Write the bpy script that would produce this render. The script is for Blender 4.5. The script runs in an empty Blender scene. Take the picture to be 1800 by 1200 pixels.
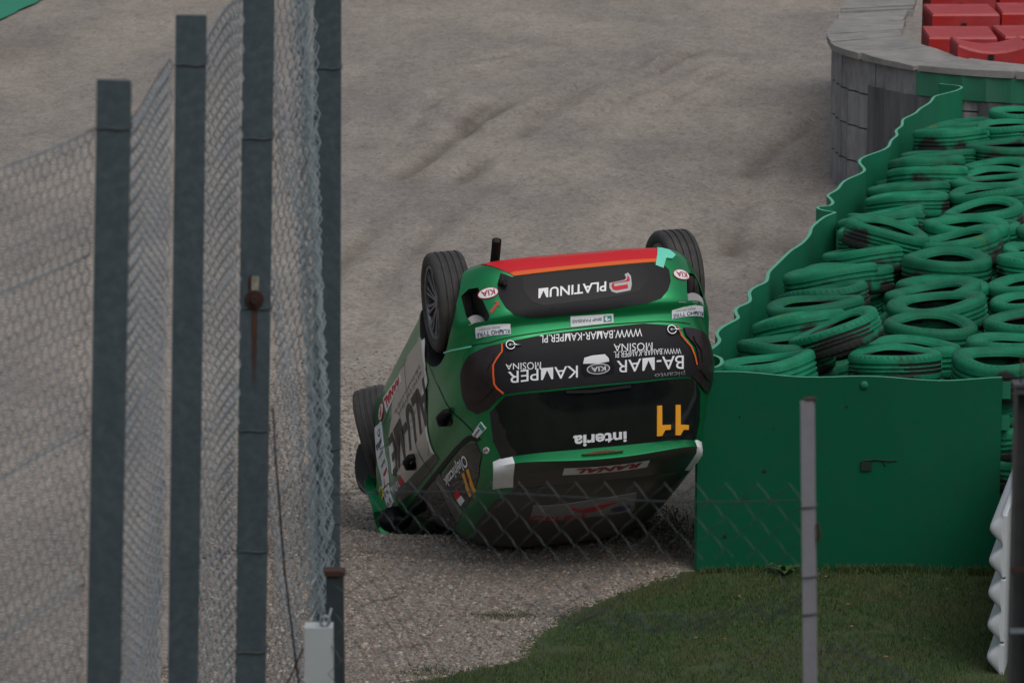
import bpy, bmesh, math, random
import numpy as np
from mathutils import Vector, Matrix
random.seed(7); RNG = np.random.default_rng(7)
S = bpy.context.scene
COL = S.collection
PI = math.pi

# ------------------------------------------------------------------ camera, sky, sun, exposure
cam = bpy.data.cameras.new('camera'); camo = bpy.data.objects.new('camera', cam); COL.objects.link(camo)
camo.location = (0, 0, 6.2); camo.rotation_euler = (math.radians(90-11.5), 0, 0)
cam.sensor_width = 36; cam.lens = 143.3; cam.clip_start = .5; cam.clip_end = 500
cam.dof.use_dof = True; cam.dof.focus_distance = 24.3; cam.dof.aperture_fstop = 8.0
S.camera = camo
W = bpy.data.worlds.new('World'); S.world = W; W.use_nodes = True
nt = W.node_tree; bg = nt.nodes['Background']
SUN_EL, SUN_AZ = math.radians(56), math.radians(148)      # high, behind the camera to the right
sky = nt.nodes.new('ShaderNodeTexSky'); sky.sky_type = 'NISHITA'; sky.sun_disc = False
sky.sun_elevation = SUN_EL; sky.sun_rotation = SUN_AZ; sky.dust_density = 4.0; sky.air_density = 1.4
hs = nt.nodes.new('ShaderNodeHueSaturation'); hs.inputs['Saturation'].default_value = .42
nt.links.new(sky.outputs[0], hs.inputs['Color']); nt.links.new(hs.outputs[0], bg.inputs[0])
bg.inputs[1].default_value = .105
sun = bpy.data.lights.new('sun', 'SUN'); suno = bpy.data.objects.new('sun', sun); COL.objects.link(suno)
sun.energy = .5; sun.angle = math.radians(40); sun.color = (1, .97, .93)
sd = Vector((math.sin(SUN_AZ)*math.cos(SUN_EL), math.cos(SUN_AZ)*math.cos(SUN_EL), math.sin(SUN_EL)))
suno.rotation_euler = sd.to_track_quat('Z', 'Y').to_euler(); suno.location = (0, 30, 30)
vs = S.view_settings; vs.view_transform = 'Standard'; vs.look = 'None'; vs.exposure = 0.12; vs.gamma = 1
vs.use_curve_mapping = False

# ------------------------------------------------------------------ helpers
def link(o, parent=None):
    COL.objects.link(o)
    if parent is not None: o.parent = parent
    return o
def tag(o, label=None, cat=None, group=None, kind=None):
    for k, v in (('label', label), ('category', cat), ('group', group), ('kind', kind)):
        if v: o[k] = v
    return o
def empty(name, loc, rot=(0, 0, 0)):
    o = bpy.data.objects.new(name, None); o.empty_display_size = .2
    o.location = loc; o.rotation_euler = rot
    return link(o)
def mesh_obj(name, V, F, mats, parent=None, smooth=False, mi=None):
    me = bpy.data.meshes.new(name); me.from_pydata([tuple(v) for v in V], [], [tuple(f) for f in F])
    if not isinstance(mats, (list, tuple)): mats = [mats]
    for m in mats: me.materials.append(m)
    if mi is not None: me.polygons.foreach_set('material_index', np.asarray(mi, dtype=np.int32))
    if smooth: me.polygons.foreach_set('use_smooth', np.ones(len(me.polygons), dtype=bool))
    me.update()
    return link(bpy.data.objects.new(name, me), parent)
class MB:
    """collects shapes into one mesh"""
    def __init__(s): s.V, s.F, s.M = [], [], []
    def add(s, V, F, m=0):
        n = len(s.V); s.V += [tuple(v) for v in V]; s.F += [tuple(i+n for i in f) for f in F]; s.M += [m]*len(F)
    def box(s, c, d, rz=0, m=0, taper=1):
        cx, cy, cz = c; a, b, h = (x/2 for x in d); ca, sa = math.cos(rz), math.sin(rz); V = []
        for sz in (-1, 1):
            t = taper if sz > 0 else 1
            for sx, sy in ((-1, -1), (1, -1), (1, 1), (-1, 1)):
                x, y = sx*a*t, sy*b*t; V.append((cx+x*ca-y*sa, cy+x*sa+y*ca, cz+sz*h))
        s.add(V, [(3, 2, 1, 0), (4, 5, 6, 7), (0, 1, 5, 4), (1, 2, 6, 5), (2, 3, 7, 6), (3, 0, 4, 7)], m)
    def tube(s, P, r, n=6, m=0, caps=True):
        P = np.asarray(P, float); k = len(P); T = np.gradient(P, axis=0); T /= np.linalg.norm(T, axis=1)[:, None]+1e-12
        ref = np.where(np.abs(T[:, 2:3]) > .9, [[1., 0, 0]], [[0, 0, 1.]])
        A = np.cross(T, ref); A /= np.linalg.norm(A, axis=1)[:, None]
        if k > 1:
            for i in range(1, k):
                a = A[i-1]-T[i]*(A[i-1]@T[i]); l = np.linalg.norm(a)
                if l > 1e-6: A[i] = a/l
        B = np.cross(T, A); th = np.arange(n)*2*PI/n; r = np.broadcast_to(r, (k,))
        V = P[:, None]+r[:, None, None]*(A[:, None]*np.cos(th)[None, :, None]+B[:, None]*np.sin(th)[None, :, None])
        F = [(i*n+j, i*n+(j+1) % n, (i+1)*n+(j+1) % n, (i+1)*n+j) for i in range(k-1) for j in range(n)]
        if caps: F += [tuple(range(n))[::-1], tuple((k-1)*n+j for j in range(n))]
        s.add(V.reshape(-1, 3), F, m)
    def lathe(s, prof, n=48, axis='z', c=(0, 0, 0), m=0, closed=False):
        k = len(prof); V = []
        for i in range(n):
            a = 2*PI*i/n; ca, sa = math.cos(a), math.sin(a)
            for r, h in prof:
                if axis == 'z': p = (r*ca, r*sa, h)
                elif axis == 'y': p = (r*ca, h, r*sa)
                else: p = (h, r*ca, r*sa)
                V.append((p[0]+c[0], p[1]+c[1], p[2]+c[2]))
        kk = k if closed else k-1
        F = [(i*k+j, ((i+1) % n)*k+j, ((i+1) % n)*k+(j+1) % k, i*k+(j+1) % k) for i in range(n) for j in range(kk)]
        s.add(V, F, m)
    def build(s, name, mats, parent=None, smooth=False):
        return mesh_obj(name, s.V, s.F, mats, parent, smooth, s.M)

# ------------------------------------------------------------------ materials
def mat(name, col, rough=.6, metal=0., coat=0., spec=.5, noise=None, bump=None, speck=None):
    """principled with optional colour mottling noise=(scale, amount, colour2) and bump=(scale, strength, distance)"""
    m = bpy.data.materials.new(name); m.use_nodes = True; n = m.node_tree.nodes; l = m.node_tree.links
    b = n['Principled BSDF']; b.inputs['Base Color'].default_value = (*col, 1)
    b.inputs['Roughness'].default_value = rough; b.inputs['Metallic'].default_value = metal
    b.inputs['Coat Weight'].default_value = coat; b.inputs['Coat Roughness'].default_value = .06
    b.inputs['Specular IOR Level'].default_value = spec
    tc = n.new('ShaderNodeTexCoord'); out = tc.outputs['Object']
    cur = None
    if noise:
        for nn in (noise if isinstance(noise, list) else [noise]):
            sc, amt, c2 = nn[:3]; t = n.new('ShaderNodeTexNoise'); t.inputs['Scale'].default_value = sc; t.inputs['Detail'].default_value = 6
            t.inputs['Roughness'].default_value = .65
            if len(nn) > 3:
                mp = n.new('ShaderNodeMapping'); mp.inputs['Scale'].default_value = nn[3]; l.new(out, mp.inputs[0]); l.new(mp.outputs[0], t.inputs['Vector'])
            else: l.new(out, t.inputs['Vector'])
            r = n.new('ShaderNodeValToRGB'); r.color_ramp.elements[0].position = .42; r.color_ramp.elements[1].position = .68
            r.color_ramp.elements[0].color = (0, 0, 0, 1); r.color_ramp.elements[1].color = (amt, amt, amt, 1)
            l.new(t.outputs['Fac'], r.inputs[0])
            x = n.new('ShaderNodeMix'); x.data_type = 'RGBA'; l.new(r.outputs[0], x.inputs[0])
            if cur is None: x.inputs[6].default_value = (*col, 1)
            else: l.new(cur, x.inputs[6])
            x.inputs[7].default_value = (*c2, 1); cur = x.outputs[2]
        l.new(cur, b.inputs['Base Color'])
    if bump:
        t = n.new('ShaderNodeTexNoise'); t.inputs['Scale'].default_value = bump[0]; t.inputs['Detail'].default_value = 5
        l.new(out, t.inputs['Vector']); bp = n.new('ShaderNodeBump'); bp.inputs['Strength'].default_value = bump[1]
        bp.inputs['Distance'].default_value = bump[2]; l.new(t.outputs['Fac'], bp.inputs['Height']); l.new(bp.outputs[0], b.inputs['Normal'])
    return m
# ------------------------------------------------------------------ the overturned car: body surface
# car space: x forward, y left, z up (as it would stand on its wheels); rear axle at x=0
ZT = np.array([.14, .19, .27, .36, .46, .53, .565, .60, .66, .76, .84, .90, .96, 1.0, 1.1, 1.2, 1.3, 1.36])
XR = np.array([-.36, -.47, -.518, -.535, -.55, -.557, -.548, -.522, -.512, -.505, -.49, -.475, -.458, -.443, -.405, -.365, -.32, -.288])
WW = np.array([0.766, 0.801, 0.816, 0.826, 0.832, 0.836, 0.836, 0.833, 0.826, 0.831, 0.833, 0.824, 0.804, 0.784, 0.752, 0.716, 0.679, 0.653])
XF = np.array([2.80, 2.94, 3.02, 3.06, 3.08, 3.09, 3.09, 3.09, 3.07, 3.04, 2.99, 2.90, 2.72, 2.45, 1.90, 1.68, 1.47, 1.38])
def _slopes(y):
    h = np.diff(ZT); d = np.diff(y)/h; m = np.zeros_like(y); m[0], m[-1] = d[0], d[-1]
    for i in range(1, len(y)-1):
        if d[i-1]*d[i] > 0:
            w1, w2 = 2*h[i]+h[i-1], h[i]+2*h[i-1]; m[i] = (w1+w2)/(w1/d[i-1]+w2/d[i])
    return m
_SL = {id(a): _slopes(a) for a in (XR, WW, XF)}
def tab(a, z):
    z = min(max(z, ZT[0]), ZT[-1]); i = min(int(np.searchsorted(ZT, z, side='right'))-1, len(ZT)-2); m = _SL[id(a)]
    h = ZT[i+1]-ZT[i]; t = (z-ZT[i])/h
    return (2*t**3-3*t*t+1)*a[i]+(t**3-2*t*t+t)*h*m[i]+(-2*t**3+3*t*t)*a[i+1]+(t**3-t*t)*h*m[i+1]
def xm(z):
    return 1.2 if z < .9 else 1.2-.7*min(1, (z-.9)/.4)**1.2
NR, NF = 5.5, 4.0
def nr(z): return NR if z < .9 else NR-.7*min(1, (z-.9)/.4)
def side_y(x, z):
    c = xm(z); w = tab(WW, z); r = tab(XR, z); f = tab(XF, z)
    if x < c: q = min(1, abs((c-x)/(c-r))); n = nr(z)
    else: q = min(1, abs((x-c)/(f-c))); n = NF
    y = w*(1-q**n)**(1/n)
    for wx in (0, 2.4):                                     # flared wheel arches
        d = math.hypot(x-wx, z-.29)
        if .30 < d < .46 and z > .17: y += .014*(1-((d-.36)/.10)**2) if abs(d-.36) < .10 else 0
    return y
def rear_x(y, z):
    w = tab(WW, z); n = nr(z); c = xm(z); r = tab(XR, z); q = min(.9999, abs(y)/w)
    return c-(c-r)*(1-q**n)**(1/n)
def P_alpha(al, z):                                         # al degrees: 0 rear centre, 90 middle of the right side (y<0), 180 nose
    s = -1 if al >= 0 else 1; a = math.radians(abs(al)); w = tab(WW, z); c = xm(z)
    ca, sa = math.cos(a), math.sin(a); rear = ca >= 0; n = nr(z) if rear else NF
    rr = (abs(ca)**n+abs(sa)**n)**(-1/n); ext = c-tab(XR, z) if rear else tab(XF, z)-c
    x = c-ext*rr*ca
    y = w*rr*sa if rear and abs(a) < PI/4 else side_y(x, z) if abs(abs(a)-PI/2) <= PI/4+1e-9 else w*rr*sa
    return Vector((x, s*y, z))
RC = .5                                                      # roof centre
def roof_z(x, y):
    z0 = 1.36; a = abs(x-RC)/((RC-tab(XR, z0)) if x < RC else (tab(XF, z0)-RC)); b = abs(y)/tab(WW, z0)
    n = nr(z0) if x < RC else NF
    u = min(1, (a**n+b**n)**(1/n))
    return z0+.185*(1-u**3.2)
def surf(mode, a, b):
    if mode == 'rear': return Vector((rear_x(a, b), a, b))
    if mode == 'side': return Vector((a, -side_y(a, b), b))
    if mode == 'lside': return Vector((a, side_y(a, b), b))
    if mode == 'roof': return Vector((a, b, roof_z(a, b)))
    if mode == 'wrap': return P_alpha(a, b)
def surf_n(mode, a, b):
    e = .004; ea = .5 if mode == 'wrap' else e
    p = surf(mode, a+ea, b)-surf(mode, a-ea, b); q = surf(mode, a, b+e)-surf(mode, a, b-e)
    n = p.cross(q); n.normalize(); o = surf(mode, a, b)-Vector((1.0, 0, .75))
    return n if n.dot(o) > 0 else -n
def body_shell():
    al = np.concatenate([np.linspace(0, 180, 145)[:-1], np.linspace(-180, 0, 145)[:-1]]); V, F = [], []
    zs = list(np.linspace(.14, 1.36, 62)); n = len(al)
    for z in zs: V += [P_alpha(a if a > -180 else 180, z) for a in al]
    us = [1-(i/14)**1.0 for i in range(1, 14)]
    for u in us:
        z = 1.36+.185*(1-u**3.2)
        for a in al:
            p = P_alpha(a if a > -180 else 180, 1.36); V.append(Vector((RC+(p.x-RC)*u, p.y*u, z)))
    k = len(zs)+len(us)
    F = [(i*n+j, i*n+(j+1) % n, (i+1)*n+(j+1) % n, (i+1)*n+j) for i in range(k-1) for j in range(n)]
    V.append(Vector((RC, 0, 1.545))); c = len(V)-1
    F += [((k-1)*n+j, (k-1)*n+(j+1) % n, c) for j in range(n)]
    F.append(tuple(range(n))[::-1])
    return V, F
def car_rot(p): return Matrix.Rotation(math.radians(103.0), 4, 'Z') @ Matrix.Rotation(math.radians(p), 4, 'Y') @ Matrix.Rotation(PI+math.radians(-2.4), 4, 'X')
CAR_ROT = car_rot(30.6)
_pv = Vector((-.5, 0, .75)); CAR_LOC = Vector((.275, 24.02, 1.875))+car_rot(29.0)@_pv-CAR_ROT@_pv
# ------------------------------------------------------------------ panels and lettering laid on the car's own surface
def lay(name, mode, polys, m, off, parent, step=None, rim=True, tris=None):
    """flat outlines (or ready triangles) in surface coordinates -> a thin shell lying 'off' above the body"""
    bm = bmesh.new()
    if tris is not None:
        V, F = tris; vs_ = [bm.verts.new((a, b, 0)) for a, b in V]
        for f in F:
            try: bm.faces.new([vs_[i] for i in f])
            except ValueError: pass
    else:
        for poly in polys:
            bm.faces.new([bm.verts.new((a, b, 0)) for a, b in poly])
    bm.normal_update(); bmesh.ops.triangulate(bm, faces=bm.faces[:])
    sa, sb = step or ((2.0, .03) if mode == 'wrap' else (.04, .04))
    A = [v.co.x for v in bm.verts]; B = [v.co.y for v in bm.verts]
    for lo, hi, s, no in ((min(A), max(A), sa, (1, 0, 0)), (min(B), max(B), sb, (0, 1, 0))):
        k = math.ceil(lo/s+1e-6)
        while k*s < hi-1e-6:
            bmesh.ops.bisect_plane(bm, geom=bm.verts[:]+bm.edges[:]+bm.faces[:], dist=1e-7, plane_co=(no[0]*k*s, no[1]*k*s, 0), plane_no=no); k += 1
    cache = {}
    nb = [e for e in bm.edges if len(e.link_faces) == 1]
    P = {}
    for v in bm.verts:
        a, b = v.co.x, v.co.y; P[v] = (surf(mode, a, b), surf_n(mode, a, b))
    if rim:
        low = {}
        for e in nb:
            for v in e.verts:
                if v not in low:
                    w = bm.verts.new(v.co); low[v] = w; P[w] = (P[v][0], P[v][1], -.003)
        for e in nb:
            a, b = e.verts; bm.faces.new((a, b, low[b], low[a]))
    for v, t in P.items():
        v.co = t[0]+t[1]*(t[2] if len(t) == 3 else off)
    bmesh.ops.recalc_face_normals(bm, faces=bm.faces[:])
    # outward check
    c = sum((f.normal.dot(f.calc_center_median()-Vector((1, 0, .75)))*f.calc_area() for f in bm.faces))
    if c < 0: bmesh.ops.reverse_faces(bm, faces=bm.faces[:])
    me = bpy.data.meshes.new(name); bm.to_mesh(me); bm.free(); me.materials.append(m)
    me.polygons.foreach_set('use_smooth', np.ones(len(me.polygons), dtype=bool)); me.set_sharp_from_angle(angle=math.radians(35))
    return link(bpy.data.objects.new(name, me), parent)
_TX = {}
def text2d(s, bold=0., shear=0., res=3):
    k = (s, bold, shear)
    if k in _TX: return _TX[k]
    cu = bpy.data.curves.new('t', 'FONT'); cu.body = s; cu.size = 1; cu.offset = bold; cu.shear = shear; cu.resolution_u = res
    o = bpy.data.objects.new('t', cu); COL.objects.link(o); bpy.context.view_layer.update()
    me = o.evaluated_get(bpy.context.evaluated_depsgraph_get()).to_mesh()
    V = np.array([(v.co.x, v.co.y) for v in me.vertices]); F = [tuple(p.vertices) for p in me.polygons]
    o.to_mesh_clear(); bpy.data.objects.remove(o); bpy.data.curves.remove(cu)
    par = list(range(len(V)))                                # the middle of each capital M reaches down to the baseline
    def root(i):
        while par[i] != i: i = par[i]
        return i
    for f in F:
        for i in f[1:]: par[root(i)] = root(f[0])
    isl = {}
    for i in range(len(V)): isl.setdefault(root(i), []).append(i)
    for g in isl.values():
        x0, x1, y0, y1 = V[g, 0].min(), V[g, 0].max(), V[g, 1].min(), V[g, 1].max()
        mid = [i for i in g if .38 < (V[i, 0]-x0)/(x1-x0+1e-9) < .62]
        if len(g) == 15 and len(mid) == 3 and all(.3 < (V[i, 1]-y0)/(y1-y0) < .7 for i in mid):
            lo = V[mid, 1].min()
            for i in mid: V[i, 1] = y0+max(0, V[i, 1]-lo)
    V = (V-V.min(0))/(V.max(0)-V.min(0)+1e-9); _TX[k] = (V, F); return V, F
def quadmap(V, q):
    q = [np.array(c, float) for c in q]      # bottom-left, bottom-right, top-right, top-left
    u, v = V[:, :1], V[:, 1:2]
    return (1-u)*(1-v)*q[0]+u*(1-v)*q[1]+u*v*q[2]+(1-u)*v*q[3]
def lettering(s, mode, q, m, off, parent, bold=.0, shear=0., name='lettering'):
    V, F = text2d(s, bold, shear)
    return lay(name, mode, None, m, off, parent, step=(6, .2) if mode == 'wrap' else (.15, .15), rim=False, tris=(quadmap(V, q), F))
def rect(a0, b0, a1, b1): return [(a0, b0), (a1, b0), (a1, b1), (a0, b1)]
def ellipse(ca, cb, ra, rb, n=28): return [(ca+ra*math.cos(2*PI*i/n), cb+rb*math.sin(2*PI*i/n)) for i in range(n)]
def subquad(q, u0, v0, u1, v1):
    return [tuple(x) for x in quadmap(np.array([(u0, v0), (u1, v0), (u1, v1), (u0, v1)], float), q)]
def boolean_cut(o, cutters):
    for c in cutters:
        md = o.modifiers.new('cut', 'BOOLEAN'); md.operation = 'DIFFERENCE'; md.solver = 'EXACT'; md.object = c
        md.material_mode = 'TRANSFER'
    bpy.context.view_layer.update()
    ev = o.evaluated_get(bpy.context.evaluated_depsgraph_get()); me = bpy.data.meshes.new_from_object(ev)
    o.modifiers.clear(); old = o.data; o.data = me; bpy.data.meshes.remove(old)
    for c in cutters: bpy.data.objects.remove(c)

# ------------------------------------------------------------------ car materials
M_GREEN = mat('car_green', (.004, .235, .072), .36, .72, .35, .5, noise=[(3, .25, (.006, .19, .06)), (18, .12, (.07, .13, .09))], bump=(3.2, .10, .03))
M_BLACK = mat('black_gloss', (.006, .006, .008), .3, 0, 0, .13)
M_GLASS = mat('dark_glass', (.006, .007, .008), .06, 0, 0, .6, noise=(9, .5, (.014, .014, .013)))
M_SATIN = mat('black_satin', (.013, .013, .016), .5, 0, 0, .16, noise=(12, .5, (.019, .017, .017)))
M_WRAPB = mat('grey_wrap', (.05, .05, .052), .22, .25, .2, noise=(7, .5, (.09, .085, .08)), bump=(60, .05, .003))
M_ARCH = mat('arch_black', (.012, .012, .013), .8)
M_WHITE = mat('white_vinyl', (.80, .81, .84), .4, noise=(10, .3, (.55, .55, .55)))
M_STICK = mat('sticker_white', (.72, .74, .78), .45, noise=(14, .35, (.48, .5, .5)))
M_RED = mat('red_vinyl', (.56, .018, .026), .5, 0, 0, .2)
M_ORNG = mat('orange_vinyl', (.72, .12, .025), .5, 0, 0, .2)
M_YEL = mat('amber_vinyl', (.85, .36, .02), .4)
M_DRED = mat('dark_red_ink', (.38, .02, .03), .5)
M_INK = mat('black_ink', (.015, .015, .018), .5)
M_MINT = mat('mint_tape', (.14, .66, .48), .45, noise=(9, .5, (.22, .7, .55)), bump=(25, .5, .006))
M_SILV = mat('silver_wrap', (.47, .44, .40), .38, .25, .1, noise=[(4, .6, (.36, .33, .29)), (22, .35, (.55, .53, .49))], bump=(30, .12, .004))
M_BROWN = mat('brown_wrap', (.040, .037, .034), .28, .15, .1, noise=(8, .5, (.065, .06, .054)))
M_CHROME = mat('chrome', (.55, .55, .57), .3, 1.)
M_ALU = mat('alloy_grey', (.17, .18, .20), .35, .7, noise=(9, .5, (.09, .085, .08)))
M_PLATE = mat('grey_plate', (.30, .30, .31), .6, noise=(20, .5, (.2, .2, .2)))
M_LAMP = mat('smoked_lamp', (.018, .011, .013), .3, 0, 0, .35, noise=(10, .5, (.035, .026, .027)))
M_REDLAMP = mat('red_lamp', (.22, .008, .012), .2, 0, .4)
M_TEAL = mat('teal_ink', (.02, .25, .17), .5)
M_BLUE = mat('navy_ink', (.03, .04, .12), .5)
M_SHIELD = mat('yellow_shield', (.65, .48, .03), .5)
M_SEAM = mat('panel_gap', (.004, .006, .005), .8)
M_GREY = mat('grey_ink', (.16, .16, .16), .6)
M_RUBBER = mat('tyre_rubber', (.026, .025, .026), .75, noise=[(6, .7, (.075, .07, .064)), (40, .5, (.05, .047, .044))], bump=(50, .2, .004))

# ------------------------------------------------------------------ the car
car = empty('race_car', (0, 0, 0)); car.matrix_world = Matrix.Translation(CAR_LOC) @ CAR_ROT
tag(car, 'green race car overturned on its roof in the gravel with its tail raised', 'car')
V, F = body_shell()
body = mesh_obj('body', V, F, [M_GREEN], car, True)
cut = []
for wx, wy, z in ((0, -1, .285), (0, 1, .285), (2.4, -1, .29), (2.4, 1, .29)):
    mb = MB(); y0, y1 = (.52, 1.0)
    mb.lathe([(0, wy*y0), (.345, wy*y0), (.345, wy*y1), (0, wy*y1)], 48, 'y', (wx, 0, z))
    c = mb.build('cut', M_ARCH); bmm = bmesh.new(); bmm.from_mesh(c.data); bmesh.ops.remove_doubles(bmm, verts=bmm.verts, dist=1e-5)
    bmesh.ops.recalc_face_normals(bmm, faces=bmm.faces); bmm.to_mesh(c.data); bmm.free(); c.matrix_world = car.matrix_world; cut.append(c)
VENT_L = [(-.715, .345), (-.675, .322), (-.628, .335), (-.622, .41), (-.60, .53), (-.612, .556), (-.695, .54), (-.712, .48)]
VENT_R = [(.655, .345), (.70, .335), (.725, .36), (.742, .468), (.715, .52), (.60, .54), (.607, .47), (.632, .37)]
for poly in (VENT_L, VENT_R):
    s = -1 if poly[0][0] < 0 else 1
    Vc = [(-.62, y, z) for y, z in poly]+[(-.26, y, z) for y, z in poly]; k = len(poly)
    Fc = [tuple(range(k)), tuple(range(2*k-1, k-1, -1))]+[(i, (i+1) % k, k+(i+1) % k, k+i) for i in range(k)]
    c = mesh_obj('cut', Vc, Fc, M_ARCH); bmm = bmesh.new(); bmm.from_mesh(c.data); bmesh.ops.recalc_face_normals(bmm, faces=bmm.faces); bmm.to_mesh(c.data); bmm.free()
    c.matrix_world = car.matrix_world; cut.append(c)
bpy.context.view_layer.update()
boolean_cut(body, cut)
body.data.set_sharp_from_angle(angle=math.radians(38))
# bumper and tailgate
ins = lay('bumper_insert', 'rear', [[(-.495, .276), (-.525, .345), (-.53, .42), (-.505, .498), (-.465, .549), (-.38, .572), (-.277, .577), (0, .572), (.205, .559), (.344, .55), (.425, .529), (.476, .48), (.506, .422), (.513, .346), (.486, .309), (.423, .296), (-.09, .302), (-.435, .311)]], M_SATIN, .006, car)
lay('number_plate_recess', 'rear', [[(-.377, .329), (-.385, .411), (-.352, .487), (-.288, .515), (-.05, .51), (.18, .496), (.295, .476), (.365, .42), (.382, .368), (.357, .32), (.287, .309), (0, .312), (-.301, .318)]], M_BLACK, .0075, ins)
lettering('PLATINUM', 'rear', [(.114, .397), (-.297, .407), (-.31, .470), (.100, .460)], M_WHITE, .011, ins, .018)
# emblem left of the word: silver shield outline with a red core
EMB = [(.255, .352), (.268, .375), (.262, .43), (.247, .468), (.16, .478), (.133, .466), (.124, .44), (.130, .41), (.225, .398), (.238, .383), (.232, .362)]
lay('emblem', 'rear', [EMB], mat('emblem_silver', (.42, .43, .45), .5), .010, ins)
lay('emblem_core', 'rear', [[(.249, .368), (.256, .39), (.254, .408), (.160, .415), (.154, .424), (.156, .436), (.237, .428), (.234, .453), (.160, .461), (.142, .452), (.139, .43), (.146, .413), (.232, .403), (.244, .388)]], M_RED, .0125, ins)
lay('red_lip', 'rear', [[(-.575, .175), (-.43, .296), (-.42, .306), (-.09, .296), (.2, .292), (.425, .290), (.488, .29), (.515, .17), (.3, .165), (-.3, .165)]], M_RED, .004, car)
lay('orange_line', 'rear', [[(-.44, .288), (-.42, .3065), (-.09, .2965), (.2, .2925), (.425, .2905), (.488, .290), (.49, .268), (.2, .267), (-.09, .272), (-.42, .279)]], M_ORNG, .0055, car)
lay('tape', 'rear', [[(.49, .175), (.56, .20), (.585, .238), (.552, .268), (.512, .266), (.478, .334), (.433, .312)]], M_MINT, .009, car)
for q in ([(-.488, .592), (-.677, .571), (-.674, .628), (-.491, .650)], [(.712, .548), (.488, .594), (.482, .645), (.715, .602)]):
    st = lay('sticker', 'rear', [q], M_STICK, .005, car)
    lettering('KUMHO TYRE', 'rear', subquad(q, .03, .50, .97, .94), M_BLUE, .0075, st, .012)
    lettering('Better All-ways', 'rear', subquad(q, .30, .12, .90, .36), M_GREY, .0075, st, 0, .4)
q = [(.128, .590), (-.130, .586), (-.136, .646), (.123, .641)]
st = lay('sticker', 'rear', [q], M_STICK, .005, car)
lay('square_mark', 'rear', [subquad(q, .04, .15, .23, .85)], M_TEAL, .0068, st)
for u, v in ((.10, .62), (.15, .68), (.175, .55), (.165, .38)):
    lay('star', 'rear', [ellipse(*subquad(q, u, v, u, v)[0], .008, .006, 6)], M_STICK, .0082, st)
lettering('BNP PARIBAS', 'rear', subquad(q, .28, .33, .96, .66), M_GREY, .0075, st, .015)
for cy, cz, tl in ((-.582, .388, 1), (.590, .372, -1)):
    ov = lay('oval_badge', 'rear', [ellipse(cy, cz, .057, .036)], M_DRED, .005, car); lay('badge_face', 'rear', [ellipse(cy, cz, .052, .031)], M_WHITE, .0068, ov)
    lettering('KIA', 'rear', [(cy+.036, cz-.018), (cy-.036, cz-.018), (cy-.036, cz+.018), (cy+.036, cz+.018)], M_DRED, .0085, ov, .02)
lay('red_arrow', 'rear', [[(-.595, .503), (-.551, .462), (-.563, .452), (-.538, .448), (-.536, .49), (-.547, .477), (-.585, .521)]], mat('arrow_red', (.42, .06, .03), .5), .005, car)
# tow hook cap beside the insert
mb = MB(); mb.tube([(-.50, -.497, .335), (-.545, -.50, .338), (-.552, -.50, .338)], [.024, .024, .017], 14); mb.tube([(-.545, -.50, .338), (-.550, -.49, .375)], .012, 8); mb.build('tow_plug', M_SATIN, car, True)
# grey plates inside the vents
for cy, cz, x in ((-.655, .535, -.365), (.665, .515, -.375)):
    mb = MB(); mb.lathe([(0, x-.006), (.062, x-.006), (.062, x+.01), (0, x+.01)], 24, 'x', (0, cy, cz)); mb.build('vent_plate', M_PLATE, car)
mb = MB(); mb.tube([(-.20, -.47, .17), (-.33, -.475, .145), (-.44, -.478, .085), (-.475, -.478, .06)], .028, 16, caps=False)
mb.tube([(-.475, -.478, .06), (-.40, -.478, .105)], .022, 16, m=1); mb.build('exhaust_pipe', [M_SATIN, M_ARCH], car, True)
BAND = [(-.546, .698), (-.287, .677), (-.012, .667), (.30, .662), (.507, .690), (.525, .753), (.575, .805), (.606, .907), (.60, .974), (.259, .986), (-.017, .986), (-.325, .989), (-.566, .978), (-.614, .915), (-.610, .805), (-.553, .745)]
tg = lay('tailgate', 'rear', [BAND], M_SATIN, .008, car)
def ribbon2d(pts, w):
    L, R = [], []
    for i, p in enumerate(pts):
        a = pts[max(0, i-1)]; b = pts[min(len(pts)-1, i+1)]; d = np.array(b, float)-np.array(a, float); d /= np.linalg.norm(d); nn = np.array([-d[1], d[0]])*w/2
        L.append(tuple(np.array(p)+nn)); R.append(tuple(np.array(p)-nn))
    return [[L[i], L[i+1], R[i+1], R[i]] for i in range(len(pts)-1)]
def line(name, mode, pts, w, m, off, parent): return lay(name, mode, ribbon2d(pts, w), m, off, parent, rim=False)
line('piping', 'rear', [(-.546, .70), (-.552, .745), (-.585, .78), (-.607, .81), (-.612, .86), (-.611, .915), (-.598, .94), (-.566, .975)], .009, M_ORNG, .0145, tg)
line('piping', 'rear', [(.505, .693), (.522, .75), (.55, .785), (.573, .81), (.592, .86), (.602, .91)], .009, M_ORNG, .0145, tg)
for t, q, bo in (('WWW.BAMAR-KAMPER.PL', [(.288, .692), (-.328, .680), (-.335, .727), (.280, .740)], .004),
                 ('MOSINA', [(-.342, .833), (-.543, .820), (-.546, .852), (-.347, .878)], .0), ('KAMPER', [(-.126, .873), (-.535, .866), (-.541, .930), (-.133, .940)], .003),
                 ('MOSINA', [(.337, .779), (.103, .770), (.098, .812), (.331, .825)], .0), ('WWW.BAMAR-KAMPER.PL', [(.506, .820), (.098, .812), (.093, .849), (.505, .853)], .0),
                 ('BA-MAR', [(.519, .862), (.109, .867), (.101, .934), (.511, .937)], .004), ('picanto', [(.518, .942), (.328, .950), (.329, .979), (.515, .975)], .0)):
    lettering(t, 'rear', q, M_CHROME if t == 'picanto' else M_WHITE, .013, tg, bo)
hd = lay('handle', 'rear', [[(-.109, .915), (-.107, .867), (-.078, .820), (.036, .813), (.074, .843), (.095, .90), (.084, .934), (-.088, .939)]], M_BLACK, .011, tg)
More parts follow.
